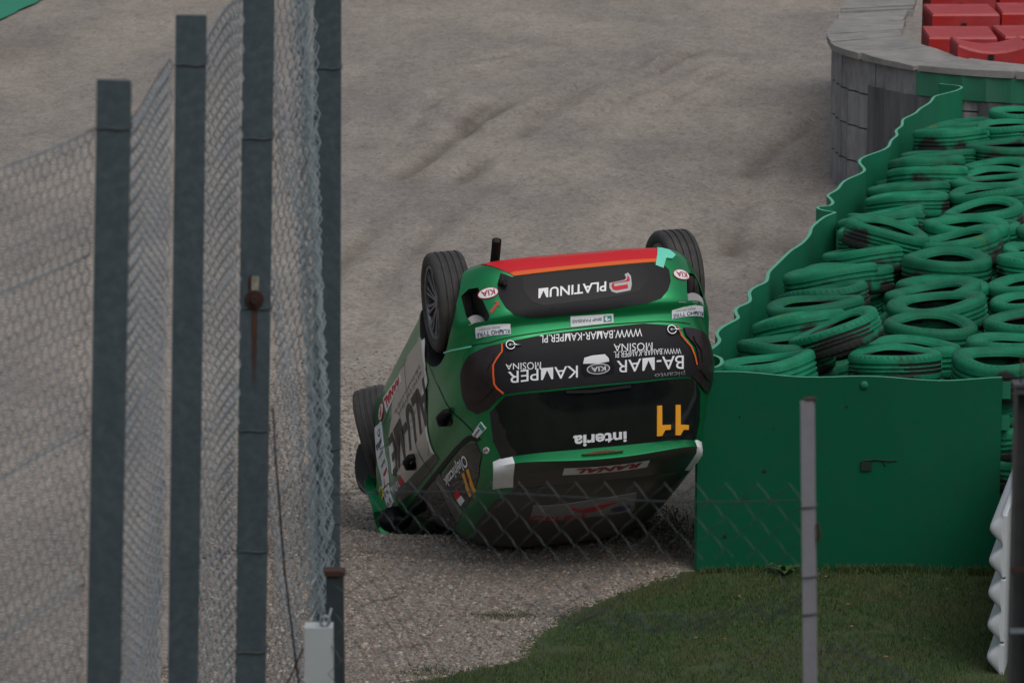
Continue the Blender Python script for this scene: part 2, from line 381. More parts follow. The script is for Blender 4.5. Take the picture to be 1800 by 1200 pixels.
lay('handle_grip', 'rear', [[(-.094, .866), (-.082, .833), (-.034, .824), (.042, .823), (.063, .847), (.064, .866), (0, .872)]], M_CHROME, .014, hd)
lay('handle_badge', 'rear', [ellipse(-.006, .902, .070, .030)], M_CHROME, .015, hd); lay('badge_face', 'rear', [ellipse(-.006, .902, .064, .0255)], M_INK, .0165, hd)
lettering('KIA', 'rear', [(.038, .889), (-.05, .889), (-.05, .916), (.038, .916)], M_CHROME, .0185, hd, .02)
for y, z, s in ((-.507, .719, 1), (.467, .714, 1)):
    p = surf('rear', y, z); mb = MB(); x = p.x-.012
    for k in range(20):
        pass
    ring = [(x-.008, y+.026*math.cos(a), z+.026*math.sin(a)) for a in np.linspace(0, 2*PI, 24)]
    mb.tube(ring, .0045, 6, caps=False); mb.lathe([(0, x-.012), (.011, x-.012), (.012, x+.004), (0, x+.004)], 12, 'x', (0, y, z))
    mb.tube([(x-.012, y, z), (x-.014, y+.03, z+.004), (x-.012, y+.062, z+.008)], [.007, .006, .005], 6); mb.build('pin_latch', M_CHROME, tg, True)
mb = MB(); mb.lathe([(0, -.49), (.018, -.492), (.02, -.488)], 14, 'x', (0, -.27, .77)); mb.build('lock', M_BLACK, tg)
LL = [(33.9, .698), (37.9, .697), (41.3, .703), (43.7, .709), (45.3, .734), (46.5, .766), (47.1, .793), (47.3, .857), (47.9, .925), (48.1, .980), (46.3, 1.029), (43.0, 1.032), (36.4, .978), (38.0, .915), (37.2, .805), (34.3, .745)]
for s in (1, -1):
    lt = lay('tail_light', 'wrap', [[(a*s, z) for a, z in LL]], M_LAMP, .013, car)
    lay('lamp_lens', 'wrap', [[(s*(41+(a-41)*.62), .85+(z-.85)*.66) for a, z in LL]], M_LAMP, .020, lt)
glass = lay('rear_window', 'rear', [[(-.56, .992), (-.325, 1.0), (-.017, .997), (.259, .997), (.585, .985), (.625, 1.05), (.612, 1.2), (.575, 1.31), (.3, 1.335), (0, 1.345), (-.3, 1.335), (-.59, 1.31), (-.628, 1.2), (-.64, 1.05)]], M_GLASS, .006, car)
lettering('interia', 'rear', [(.137, 1.252), (-.185, 1.249), (-.189, 1.312), (.134, 1.308)], M_STICK, .0095, glass, .03)
for k in (0, 1):                                             # figure 11 in heavy amber digits
    yo = .53-.115*k
    lay('digit', 'rear', [[(yo-.055, 1.130), (yo-.085, 1.130), (yo-.098, 1.292), (yo-.066, 1.292), (yo-.045, 1.262), (yo-.012, 1.262), (yo-.008, 1.236), (yo-.062, 1.236)]], M_YEL, .015, glass)
line('wiper', 'rear', [(-.21, 1.012), (-.05, 1.022), (.12, 1.014), (.18, 1.012)], .016, M_SATIN, .018, glass)
# roof spoiler
ys = np.linspace(-.635, .635, 41); Vs, Fs, Ms = [], [], []
for y in ys:
    q = abs(y)/.635; xt = rear_x(y*.96, 1.352)-.055+.03*q**6; zt = 1.398-.062*q**2
    Vs += [Vector((rear_x(y*.97, 1.30)+.02, y, 1.305)), Vector((xt, y, zt)), Vector((xt-.004, y, zt+.012)), Vector((xt+.03, y, zt+.040)), Vector((xt+.11, y*.985, max(zt+.055, roof_z(min(xt+.11, 1), y*.97)+.004))), Vector((xt+.24, y*.95, roof_z(xt+.24, y*.95)+.004)), Vector((xt+.24, y*.95, roof_z(xt+.24, y*.95)-.02))]
k = 7
for i in range(len(ys)-1):
    yc = (ys[i]+ys[i+1])/2; end = yc < -.53 or yc > .56
    for j in range(k-1):
        Fs.append((i*k+j, i*k+j+1, (i+1)*k+j+1, (i+1)*k+j)); Ms.append(1 if end and j < 5 else (0 if j < 2 else 2))
for e in (0, len(ys)-1): Fs.append(tuple(e*k+j for j in range(k))); Ms.append(1)
sp = mesh_obj('spoiler', Vs, Fs, [M_GREEN, M_WHITE, M_BROWN], car, True, Ms); sp.data.set_sharp_from_angle(angle=math.radians(40))
mb = MB(); Vb = []
pts = np.linspace(-.15, .10, 11)
for y in pts:
    x = rear_x(y, 1.352)-.047; z = 1.392-.012; h = .017*math.sqrt(max(.05, 1-((y+.025)/.13)**2))
    Vb += [(x+.012, y, z-.010-h), (x-.016, y, z-.012+h*.3)]
mb.add([(*v,) for v in Vb]+[(v[0]+.03, v[1], v[2]+.004) for v in Vb], [(2*i, 2*i+1, 2*i+3, 2*i+2) for i in range(10)]+[(22+2*i, 22+2*i+2, 22+2*i+3, 22+2*i+1) for i in range(10)]+[(2*i, 2*i+2, 24+2*i, 22+2*i) for i in range(10)]+[(2*i+1, 23+2*i, 25+2*i, 2*i+3) for i in range(10)])
mb.build('brake_light', M_REDLAMP, sp)
def spoiler_top(y, t):
    i = min(max((y+.635)/1.27*40, 0), 39.999); i0 = int(i); f = i-i0
    a = Vs[i0*7+3].lerp(Vs[(i0+1)*7+3], f); b = Vs[i0*7+4].lerp(Vs[(i0+1)*7+4], f); c = Vs[i0*7+5].lerp(Vs[(i0+1)*7+5], f)
    return a.lerp(b, t*2) if t < .5 else b.lerp(c, t*2-1)
def on_spoiler(name, tris, m, off, parent):
    V, F = tris; return mesh_obj(name, [spoiler_top(y, t)+Vector((-.25, 0, 1)).normalized()*off for y, t in V], F, m, parent)
ug = np.linspace(0, 1, 9); Vq = [(.26+(-.26-.26)*u, t) for u in ug for t in (.05, .45, .50, .55)]
on_spoiler('sticker', (Vq, [(i*4+j, i*4+j+1, i*4+j+5, i*4+j+4) for i in range(8) for j in range(3)]), M_GREY if False else M_STICK, .003, sp)
Vt, Ft = text2d('RANAL', .05, .25); on_spoiler('lettering', ([(.215-.40*u, .10+.36*v) for u, v in Vt], Ft), M_DRED, .006, sp)
rf = lay('roof_wrap', 'roof', [[(-.04, -.50), (.25, -.565), (.7, -.585), (1.1, -.53), (1.2, -.42), (1.2, .42), (1.1, .53), (.7, .585), (.25, .565), (-.04, .50), (-.09, .35), (-.115, .15), (-.115, -.15), (-.09, -.35)]], M_BROWN, .004, car)
RS = [(.125, -.368), (.36, -.343), (.36, .294), (.05, .243)]
rs = lay('sticker', 'roof', [RS], M_STICK if False else mat('roof_decal', (.20, .20, .21), .4), .007, rf)
lettering('ORLEN', 'roof', [(.375, -.345), (.375, -.02), (.29, -.02), (.29, -.345)], M_DRED, .0095, rf, .03)
lay('bird_mark', 'roof', [[(.15, -.16), (.20, -.05), (.16, .03), (.13, .16), (.19, .10), (.25, .04), (.27, -.04), (.22, -.10)]], M_DRED, .0095, rf)
lay('badge', 'roof', [ellipse(.26, .19, .05, .06)], M_BLUE, .0095, rf)
# right-hand side
SD = 'side'
wr = lay('door_wrap', SD, [[(.355, .336), (.284, .397), (.287, .55), (.50, .62), (.53, .794), (.633, .961), (.65, .982), (.921, .959), (1.464, .914), (1.486, .85), (1.698, .764), (1.708, .649), (1.60, .535), (1.50, .48), (1.414, .369), (1.14, .302), (.808, .295)]], M_SILV, .004, car)
lay('sill_wrap', SD, [[(.633, .99), (.616, 1.03), (1.13, 1.005), (1.65, .968), (1.727, .912), (1.44, .921), (1.0, .962)]], M_BROWN, .005, car)
line('white_edge', SD, [(.29, .375), (.275, .54), (.36, .60), (.53, .64), (.545, .815), (.655, .975)], .045, M_WHITE, .0055, wr)
lay('white_edge', SD, [[(1.622, .544), (1.557, .584), (1.61, .647), (1.676, .659), (1.662, .776), (1.74, .758), (1.739, .638)]], M_WHITE, .0055, wr)
lettering('ALU-ME', SD, [(.40, .57), (1.66, .55), (1.70, .80), (.42, .84)], M_INK, .007, wr, .025)
rg = random.Random(5)
for z0, n in ((.47, 15), (.515, 13)):                        # illegible small print, two lines
    polys = []
    for i in range(n):
        x = .47+i*.062+rg.uniform(-.01, .01); h = rg.uniform(.018, .034)
        polys += [rect(x, z0, x+.012, z0+h), rect(x+.018, z0, x+.03, z0+rg.uniform(.012, .022))]
    lay('small_print', SD, polys, M_GREY, .007, wr, rim=False)
q = [(1.10, .318), (1.73, .262), (1.625, .395), (1.085, .371)]
st = lay('sticker', SD, [q], M_STICK, .006, wr); lettering('RANAL', SD, subquad(q, .05, .15, .95, .85), M_RED, .008, st, .05, .2)
ov = lay('oval_badge', SD, [ellipse(1.835, .318, .10, .055)], M_DRED, .005, car); lay('badge_face', SD, [ellipse(1.835, .318, .085, .045)], M_STICK, .0068, ov)
lettering('F', SD, [(1.80, .285), (1.87, .285), (1.87, .35), (1.80, .35)], M_RED, .0085, ov, .04)
LG = [(1.865, .37), (2.036, .357), (2.09, .564), (2.175, .726), (1.893, .77), (1.85, .564)]
lg = lay('logo_strip', SD, [LG], M_STICK, .006, car)
lay('round_logo', SD, [ellipse(1.945, .42, .035, .025)], M_BLUE, .008, lg); lay('logo_hole', SD, [ellipse(1.945, .42, .022, .014)], M_STICK, .0095, lg)
for t, z, m_ in (('Dueau', .475, M_BLUE), ('PARTNER', .545, M_GREY), ('racing', .60, M_TEAL), ('service', .66, M_DRED)):
    pass
for z, m_, h in ((.47, M_BLUE, .04), (.55, M_GREY, .02), (.61, M_TEAL, .018), (.665, M_RED, .03)):
    polys = []
    for i in range(6): polys.append(rect(1.885+i*.027, z, 1.885+i*.027+.019, z+h*rg.uniform(.7, 1)))
    lay('logo', SD, polys, m_, .008, lg, rim=False)
lay('logo', SD, [[(2.02, .70), (2.05, .70), (2.04, .73), (2.06, .75), (2.03, .74)]], M_RED, .008, lg)
q = [(1.921, .775), (2.133, .752), (2.06, .898), (1.875, .905)]
st = lay('number_tile', SD, [q], M_STICK, .006, car); lettering('11', SD, subquad(q, .2, .2, .85, .85), M_INK, .008, st, .05)
st = lay('sticker', SD, [[(2.22, .69), (2.30, .69), (2.25, .777), (2.165, .777)]], M_SHIELD, .006, car); lay('ring_mark', SD, [ellipse(2.235, .733, .026, .026, 14)], M_INK, .008, st)
q = [(1.486, .848), (1.85, .80), (1.80, .91), (1.44, .921)]
st = lay('dark_tile', SD, [q], M_BROWN, .006, car); lettering('PLATINUM', SD, subquad(q, .30, .2, .98, .75), M_STICK, .008, st, .02)
lay('emblem', SD, [subquad(q, .05, .2, .22, .8)], M_RED, .008, st)
for hx, hz, s in ((.11, .93, 1), (1.09, .888, 1)):          # black pull handles
    mb = MB(); P0 = surf(SD, hx-.07, hz-.01); P1 = surf(SD, hx, hz); P2 = surf(SD, hx+.075, hz+.012)
    mb.tube([P0+Vector((0, .01, 0)), P0+Vector((.01, -.03, 0)), P1+Vector((0, -.048, 0)), P2+Vector((-.01, -.03, 0)), P2+Vector((0, .01, 0))], [.02, .023, .024, .023, .02], 10)
    mb.build('door_handle', M_SATIN, car, True)
    lay('handle_cup', SD, [ellipse(hx+.01, hz+.012, .06, .036, 18)], M_BLACK, .006, car)
rgl = lay('side_window', SD, [[(.73, 1.105), (.328, 1.119), (.032, 1.128), (-.075, 1.155), (-.07, 1.237), (.10, 1.31), (.348, 1.345), (.625, 1.345), (.67, 1.30)]], M_GLASS, .005, car)
fgl = lay('side_window', SD, [[(.86, 1.06), (.95, 1.345), (1.12, 1.335), (1.30, 1.27), (1.50, 1.17), (1.72, 1.06), (1.72, 1.03)]], M_GLASS, .005, car)
lay('pillar_trim', SD, [[(.845, 1.06), (.725, 1.085), (.69, 1.345), (.93, 1.348)]], M_WRAPB, .0065, car)
line('window_seal', SD, [(1.75, 1.01), (1.4, 1.035), (1.0, 1.055), (.6, 1.078), (.25, 1.095), (-.03, 1.11), (-.11, 1.15)], .028, M_SATIN, .008, car)
# driver's name runs from the rear towards the front along the pane
lettering('Olejniczak', SD, [(.12, 1.135), (.70, 1.112), (.72, 1.182), (.15, 1.222)], M_WHITE, .008, rgl, .02)
for k in (0, 1):
    x0, z0 = (.205, 1.232) if k == 0 else (.31, 1.222)
    lay('digit', SD, [[(x0-.02, z0), (x0+.03, z0-.006), (x0+.055, z0+.045), (x0+.095, z0+.06), (x0+.12, z0+.112), (x0+.075, z0+.118), (x0+.045, z0+.08)]], M_YEL, .008, rgl)
lay('flag_half', SD, [[(.673, 1.239), (.544, 1.240), (.565, 1.283), (.673, 1.277)]], M_RED, .008, rgl)
lay('flag_half', SD, [[(.673, 1.277), (.565, 1.283), (.55, 1.32), (.668, 1.316)]], M_WHITE, .008, rgl)
q = [(45.8, 1.123), (51.5, 1.147), (51.7, 1.107), (46.5, 1.076)]
st = lay('sticker', 'wrap', [q], M_STICK, .005, car); lay('square_mark', 'wrap', [subquad(q, .04, .1, .27, .9)], M_TEAL, .0068, st); lay('small_print', 'wrap', [subquad(q, .35, .4, .92, .62)], M_GREY, .0068, st)
ov = lay('oval_badge', 'wrap', [ellipse(50.1, 1.227, 1.35, .018)], M_STICK, .005, car); lettering('KIA', 'wrap', [(49.1, 1.219), (51.1, 1.219), (51.1, 1.236), (49.1, 1.236)], M_DRED, .007, ov, .03)
line('door_gap', SD, [(.228, .42), (.186, .568), (.17, .683), (.06, .83), (-.02, .977), (-.09, 1.08), (-.135, 1.16)], .008, M_SEAM, .0025, car)
line('door_gap', SD, [(.93, .27), (.93, .6), (.90, .85), (.87, 1.05)], .008, M_SEAM, .0065, car)
line('door_gap', SD, [(1.93, .30), (1.90, .6), (1.84, .85), (1.76, .98)], .008, M_SEAM, .0025, car)
line('bumper_gap', SD, [(-.36, .66), (-.2, .62), (-.10, .60)], .009, M_MINT, .0035, car)
line('bumper_gap', 'rear', [(-.70, .655), (-.62, .675), (-.5, .668), (-.2, .655), (.1, .65), (.4, .655), (.6, .67)], .006, M_SEAM, .003, car)
mb = MB(); c = Vector((1.90, -.83, 1.02))
Vm, Fm = [], []
for i in range(7):
    t = i/6; 
    for j in range(16):
        a = 2*PI*j/16; r = .115*math.sqrt(max(0, 1-(t*1.0-.15)**2*.9)); Vm.append((c.x-.05+.11*t, c.y+r*.95*math.cos(a), c.z+r*.72*math.sin(a)))
Fm = [(i*16+j, i*16+(j+1) % 16, (i+1)*16+(j+1) % 16, (i+1)*16+j) for i in range(6) for j in range(16)]+[tuple(range(16))[::-1], tuple(range(96, 112))]
mb.add(Vm, Fm); mb.tube([(1.86, -.74, 1.03), (1.87, -.84, 1.03)], .035, 8); mb.build('wing_mirror', M_BLACK, car, True)
lay('windscreen', 'wrap', [[(141, 1.05), (180, 1.05), (180, 1.33), (138, 1.33)]], M_GLASS, .004, car); lay('windscreen', 'wrap', [[(-141, 1.05), (-180, 1.05), (-180, 1.33), (-138, 1.33)]], M_GLASS, .004, car)
line('pillar_edge', SD, [(1.86, 1.03), (1.66, 1.14), (1.48, 1.23), (1.30, 1.31)], .012, M_CHROME, .012, car)
rs_ = random.Random(17); sc_ = []
for i in range(16):                                          # scrapes from the roll
    x = rs_.uniform(.5, 1.8); z = rs_.uniform(.3, .95); dx, dz = rs_.uniform(.06, .25), rs_.uniform(-.05, .05); sc_ += ribbon2d([(x, z), (x+dx*.5, z+dz*.5+.008), (x+dx, z+dz)], rs_.uniform(.003, .008))
lay('scratch', SD, sc_, M_GREY, .0075, car, rim=False)
sc_ = []
for i in range(9):
    y = rs_.uniform(-.72, -.60) if i < 4 else rs_.uniform(.5, .7); z = rs_.uniform(.52, .63); sc_ += ribbon2d([(y, z), (y+rs_.uniform(.02, .06), z+rs_.uniform(-.012, .012))], .004)
lay('scuff', 'rear', sc_, M_PLATE, .0035, car, rim=False)
# torn wheel-arch liner and bumper corner by the front wheel
mb = MB(); n = 18; Vl = []
for i in range(n):
    a = math.radians(-8+92*i/(n-1)); r = .365+.02*math.sin(i*.35)
    fo_ = max(0, math.sin(PI*(i+.6)/(n+.2)))**.5
    for dy, dr in ((-.60, -.03), (-.76, 0), (-.76-.075*fo_, .02), (-.76-.092*fo_, .035), (-.76-.085*fo_, .055), (-.75, .06)): Vl.append((2.43+(r+dr)*math.cos(a), dy, .27+(r+dr)*math.sin(a)))
mb.add(Vl, [(i*6+j, i*6+j+1, (i+1)*6+j+1, (i+1)*6+j) for i in range(n-1) for j in range(5)]); mb.build('arch_liner', M_ARCH, car, True)
lay('bumper_corner', 'wrap', [[(127, .56), (136, .46), (150, .5), (152, .80), (142, .93), (130, .92), (125, .80)]], M_GREEN, .06, car).data.set_sharp_from_angle(angle=math.radians(30))
# wheels
def make_wheel(c, rot, front=False):
    rt = empty('w', (0, 0, 0)); bpy.data.objects.remove(rt)
    hub = MB(); hub.lathe([(0, -.02), (.13, -.02), (.13, .02), (0, .02)], 24, 'y'); hb = hub.build('wheel', M_SATIN, car); hb.location = c; hb.rotation_euler = rot
    t = MB(); pr = [(.222, -.088), (.232, -.098), (.262, -.106), (.283, -.100), (.296, -.086)]
    for y in (-.06, -.02, .02, .06): pr += [(.299, y-.009), (.291, y-.006), (.291, y+.006), (.299, y+.009)]
    pr += [(.296, .086), (.283, .100), (.262, .106), (.232, .098), (.222, .088), (.21, .06), (.21, -.06)]
    t.lathe(pr, 72, 'y', closed=True)
    for k in range(72):                                    # shoulder sipes
        a = 2*PI*k/72
        for s in (-1, 1):
            ca, sa = math.cos(a), math.sin(a)
    ty = t.build('tyre', M_RUBBER, hb, True); ty.data.set_sharp_from_angle(angle=math.radians(35))
    r = MB(); r.lathe([(.224, -.090), (.224, -.082), (.205, -.07), (.20, .08), (.222, .09)], 60, 'y'); r.lathe([(.224, -.088), (.216, -.094), (.206, -.088), (.203, -.072)], 60, 'y')
    r.lathe([(0, -.070), (.035, -.070), (.045, -.06), (.05, -.03), (0, -.03)], 24, 'y')
    for k in range(20):
        a = 2*PI*k/20+(.09 if k % 2 else -.02); ca, sa = math.cos(a), math.sin(a); w = .0085
        e, f = (ca, sa), (-sa, ca); P_ = []
        for rr, ww, y0, y1 in ((.04, w*.9, -.062, -.045), (.12, w*.8, -.074, -.05), (.21, w*1.2, -.084, -.05)):
            for s, y in ((-1, y1), (-1, y0), (1, y0), (1, y1)): P_.append((e[0]*rr+f[0]*ww*s, y, e[1]*rr+f[1]*ww*s))
        r.add(P_, [(i*4+j, i*4+(j+1) % 4, (i+1)*4+(j+1) % 4, (i+1)*4+j) for i in range(2) for j in range(4)])
    rm = r.build('rim', M_ALU, hb, True); rm.data.set_sharp_from_angle(angle=math.radians(30))
    b = MB(); b.lathe([(.03, .0), (.165, .0), (.165, .02), (.03, .02)], 32, 'y'); b.build('brake_disc', M_SATIN, hb)
    return hb
make_wheel((0.01, -.715, .245), (0, 0, math.radians(2)))
make_wheel((0.0, .685, .228), (0, 0, PI+math.radians(-3)))
make_wheel((2.36, -.735, .285), (math.radians(-4), 0, math.radians(21)))
make_wheel((2.4, .72, .27), (0, 0, PI))
# ------------------------------------------------------------------ ground
def smooth(a, b, t):
    t = min(1, max(0, (t-a)/(b-a))); return t*t*(3-2*t)
def nz(x, y, s):                                             # cheap smooth value noise
    x *= s; y *= s; i, j = math.floor(x), math.floor(y); u, v = x-i, y-j; u = u*u*(3-2*u); v = v*v*(3-2*v)
    h = lambda a, b: (math.sin(a*127.1+b*311.7)*43758.5453) % 1
    return (h(i, j)*(1-u)+h(i+1, j)*u)*(1-v)+(h(i, j+1)*(1-u)+h(i+1, j+1)*u)*v-.5
RUTS = [((-1.13, 38.0), (.92, 47.0), .06), ((.18, 41.9), (1.66, 47.3), .10), ((.97, 42.9), (2.07, 47.5), .10), ((-1.05, 41.3), (-.54, 45.1), .09), ((2.13, 37.7), (3.38, 42.9), .06), ((1.89, 34.1), (2.35, 38.7), .07), ((-1.88, 44.6), (0, 47.5), .05)]
RUTS += [((a+.55, b-.3), (c+.5, d-.8), h*.7) for (a, b), (c, d), h in RUTS[:4]]+[((-1.7, 30.0), (-.9, 38.5), .05), ((-1.2, 30.5), (-.3, 38.0), .05)]
RUT = [0.]
def gz(x, y):
    RUT[0] = 0.
    q = smooth(23.6, 27, y)*.65+.35; z = q*(.05*nz(x, y, .55)+.035*nz(x+9, y+3, 1.7))+.007*nz(x-4, y, 4.6)
    for (a, b), (c, d), h in RUTS:
        L = math.hypot(c-a, d-b); t = ((x-a)*(c-a)+(y-b)*(d-b))/L/L
        if -.1 < t < 1.1:
            bow = .10*math.sin(t*PI*1.3)
            dd = ((x-a)*(d-b)-(y-b)*(c-a))/L+bow; e = smooth(-.1, .15, t)*(1-smooth(.85, 1.1, t))*(.55+.8*(nz(t*9, a, 1)+.3))
            if abs(dd) < .9: RUT[0] = max(RUT[0], min(1, e*1.5)*math.exp(-(dd/.09)**2)*max(.1, min(1.2, .5+2.6*nz(x*1.1, y*.5, 1.5))))
            if abs(dd) < .9: z += e*h*.85*(-1.4*math.exp(-(dd/.10)**2)+.6*math.exp(-((dd-.2)/.12)**2)+.6*math.exp(-((dd+.2)/.12)**2))*max(.1, .6+1.5*nz(x*1.1, y*.5, 1.5))
    r = math.hypot((x+.5)/1.25, (y-26.0)/1.5); z -= .36*(1-smooth(.25, 1.1, r))      # hole ploughed by the nose
    r = math.hypot((x-.1)/.95, (y-24.05)/.33); z -= .045*(1-smooth(.2, 1.3, r))        # pressed down under the roof
    z += .07*math.exp(-((y-23.75-.15*math.sin(x*1.1))/.16)**2)*smooth(-.6, -1.1, x)*0
    z += .10*math.exp(-((x+1.55)/.9)**2-((y-23.75)/.12)**2)-.06*math.exp(-((x+1.4)/.9)**2-((y-23.98)/.10)**2)
    return z
def gravel_mat():
    m = bpy.data.materials.new('gravel'); m.use_nodes = True; n = m.node_tree.nodes; l = m.node_tree.links; b = n['Principled BSDF']
    g = n.new('ShaderNodeNewGeometry'); pos = g.outputs['Position']
    def noise(sc, det=4, ro=.6):
        mp = n.new('ShaderNodeMapping'); mp.inputs['Scale'].default_value = (1, .42, 1); mp.inputs['Rotation'].default_value = (0, 0, .25); l.new(pos, mp.inputs[0])
        t = n.new('ShaderNodeTexNoise'); t.inputs['Scale'].default_value = sc; t.inputs['Detail'].default_value = det; t.inputs['Roughness'].default_value = ro
        l.new(mp.outputs[0], t.inputs['Vector']); return t.outputs['Fac']
    def ramp(f, stops):
        r = n.new('ShaderNodeValToRGB'); e = r.color_ramp.elements
        while len(e) < len(stops): e.new(.5)
        for k, (p, c) in enumerate(stops): e[k].position = p; e[k].color = (*c, 1)
        l.new(f, r.inputs[0]); return r.outputs[0]
    def mix(f, a, c, ty='MIX', fac=None):
        x = n.new('ShaderNodeMix'); x.data_type = 'RGBA'; x.blend_type = ty
        if fac is not None: x.inputs[0].default_value = fac
        if f is not None: l.new(f, x.inputs[0])
        for s, v in ((6, a), (7, c)):
            if isinstance(v, tuple): x.inputs[s].default_value = (*v, 1)
            else: l.new(v, x.inputs[s])
        return x.outputs[2]
    vor = n.new('ShaderNodeTexVoronoi'); vor.inputs['Scale'].default_value = 42; l.new(pos, vor.inputs['Vector'])
    sep = n.new('ShaderNodeSeparateColor'); l.new(vor.outputs['Color'], sep.inputs[0])
    stone = ramp(sep.outputs[0], [(0, (.208, .19, .172)), (.3, (.27, .25, .229)), (.55, (.32, .295, .27)), (.8, (.284, .262, .246)), (1, (.37, .355, .335))])
    big = ramp(noise(.55, 5), [(.38, (.80, .78, .78)), (.62, (1.06, 1.02, .96))])
    c = mix(None, stone, big, 'MULTIPLY', 1.0)
    mid = ramp(noise(2.6, 6, .7), [(.35, (.72, .68, .66)), (.6, (1.05, 1.04, 1.02))])
    c = mix(None, c, mid, 'MULTIPLY', .38)
    fl = ramp(noise(9, 6, .75), [(.40, (.45, .40, .36)), (.50, (1, 1, 1))])
    c = mix(None, c, fl, 'MULTIPLY', .3)
    da = n.new('ShaderNodeAttribute'); da.attribute_name = 'damp_and_shade'; c = mix(da.outputs['Fac'], c, (.075, .066, .056)) if False else mix(None, c, ramp(da.outputs['Fac'], [(0, (1, 1, 1)), (1, (.42, .38, .34))]), 'MULTIPLY', 1.0)   # darker where freshly turned and moist, plus near shade put into the colour
    l.new(c, b.inputs['Base Color']); b.inputs['Roughness'].default_value = .9; b.inputs['Specular IOR Level'].default_value = .25
    bp = n.new('ShaderNodeBump'); bp.inputs['Strength'].default_value = .55; bp.inputs['Distance'].default_value = .010; bp.invert = True
    l.new(vor.outputs['Distance'], bp.inputs['Height'])
    b2 = n.new('ShaderNodeBump'); b2.inputs['Strength'].default_value = .14; b2.inputs['Distance'].default_value = .05
    l.new(noise(5, 6, .7), b2.inputs['Height']); l.new(bp.outputs[0], b2.inputs['Normal']); l.new(b2.outputs[0], b.inputs['Normal'])
    return m
M_GRAVEL = gravel_mat()
M_TURF = mat('turf_soil', (.034, .062, .016), .95, noise=[(3, .6, (.055, .06, .02)), (14, .6, (.05, .04, .022))], bump=(30, .6, .02))
def sheet(name, xs, ys, zf, m):
    V = [(x, y, zf(x, y)) for y in ys for x in xs]; k = len(xs)
    F = [(j*k+i, j*k+i+1, (j+1)*k+i+1, (j+1)*k+i) for j in range(len(ys)-1) for i in range(k-1)]
    return tag(mesh_obj(name, V, F, m, None, True), kind='structure')
xs = [-120, -60, -30, -16, -10, -7]+list(np.arange(-5, -3, .25))+list(np.arange(-3, 3.2, .07))+list(np.arange(3.25, 7, .25))+[8, 11, 16, 30, 60, 120]
ys = list(np.arange(19.6, 28, .07))+list(np.arange(28, 52, .14))+[53, 55, 58, 62, 70, 85, 110, 150, 220, 320]
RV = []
def gz_rec(x, y):
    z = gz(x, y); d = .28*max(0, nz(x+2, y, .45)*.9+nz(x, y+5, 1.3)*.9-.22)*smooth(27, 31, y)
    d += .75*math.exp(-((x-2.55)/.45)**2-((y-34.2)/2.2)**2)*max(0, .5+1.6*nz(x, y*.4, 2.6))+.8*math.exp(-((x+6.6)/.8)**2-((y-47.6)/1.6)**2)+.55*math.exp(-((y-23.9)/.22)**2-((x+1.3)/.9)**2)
    d += .20*(1-smooth(22.5, 27.5, y)); RV.append(min(1, RUT[0]*.6+d)); return z  # first term: smooth shade painted into the near gravel's colour
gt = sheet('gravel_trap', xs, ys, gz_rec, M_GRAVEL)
at_ = gt.data.attributes.new('damp_and_shade', 'FLOAT', 'POINT'); at_.data.foreach_set('value', np.array(RV, dtype=np.float32))
# grass verge: low hump whose left edge is the ragged grass line
GE = [(-.75, 21.05), (-.35, 21.40), (.02, 21.67), (.10, 22.13), (.33, 22.70), (.60, 23.08), (.84, 23.33), (1.04, 23.56), (1.10, 23.9)]
def grass_edge(y):
    if y <= GE[0][1]: return GE[0][0]-.5*(GE[0][1]-y)
    for (a, b), (c, d) in zip(GE, GE[1:]):
        if y <= d: return a+(c-a)*(y-b)/(d-b)
    return GE[-1][0]
def gh(x, y):
    d = x-grass_edge(y)-.10*nz(x*3, y*3, 2.1); return gz(x, y)+.022*smooth(-.12, .5, d)-.012*(1-smooth(-.2, 0, d))+.02*nz(x, y, 2.2)*smooth(0, .5, d)
xs2 = list(np.arange(-1.4, 4.2, .06))+[4.5, 5, 6, 8, 12, 20, 40]; ys2 = list(np.arange(19.6, 23.62, .06))
V, F = [], []; k = len(xs2)
for y in ys2:
    for x in xs2: V.append((x, y, gh(x, y) if x > grass_edge(y)-.25 else gz(x, y)-.02))
for j in range(len(ys2)-1):
    for i in range(k-1):
        if xs2[i+1] > grass_edge(ys2[j])-.12 or xs2[i+1] > grass_edge(ys2[j+1])-.12: F.append((j*k+i, j*k+i+1, (j+1)*k+i+1, (j+1)*k+i))
tag(mesh_obj('grass_verge', V, F, M_TURF, None, True), kind='structure')
bank = lambda x, y: (2.2 if y < 12.6 else 2.2*(1-(y-12.6)/7.0))-.02+.03*nz(x, y, 1.1)
sheet('grass_bank', [-40, -20, -10, -6]+list(np.arange(-4, 4.1, .5))+[6, 10, 20, 40], [-12, -6, 0, 4, 7]+list(np.arange(9, 19.8, .45))+[19.66], bank, M_TURF)
# green painted run-off strip far left
M_PGREEN = mat('runoff_paint', (.015, .21, .12), .8, noise=(1.2, .5, (.03, .2, .14)))
V, F = [], []
for i in range(26):
    t = i/25; x, y = -6.76+1.2*t, 47.5+9*t; V += [(x+.015*math.sin(i*2.1), y, gz(x, y)+.02), (x-9, y+1.0, gz(x, y)+.10)]
tag(mesh_obj('painted_runoff', V, [(2*i, 2*i+2, 2*i+3, 2*i+1) for i in range(25)], M_PGREEN, None, True), kind='structure')

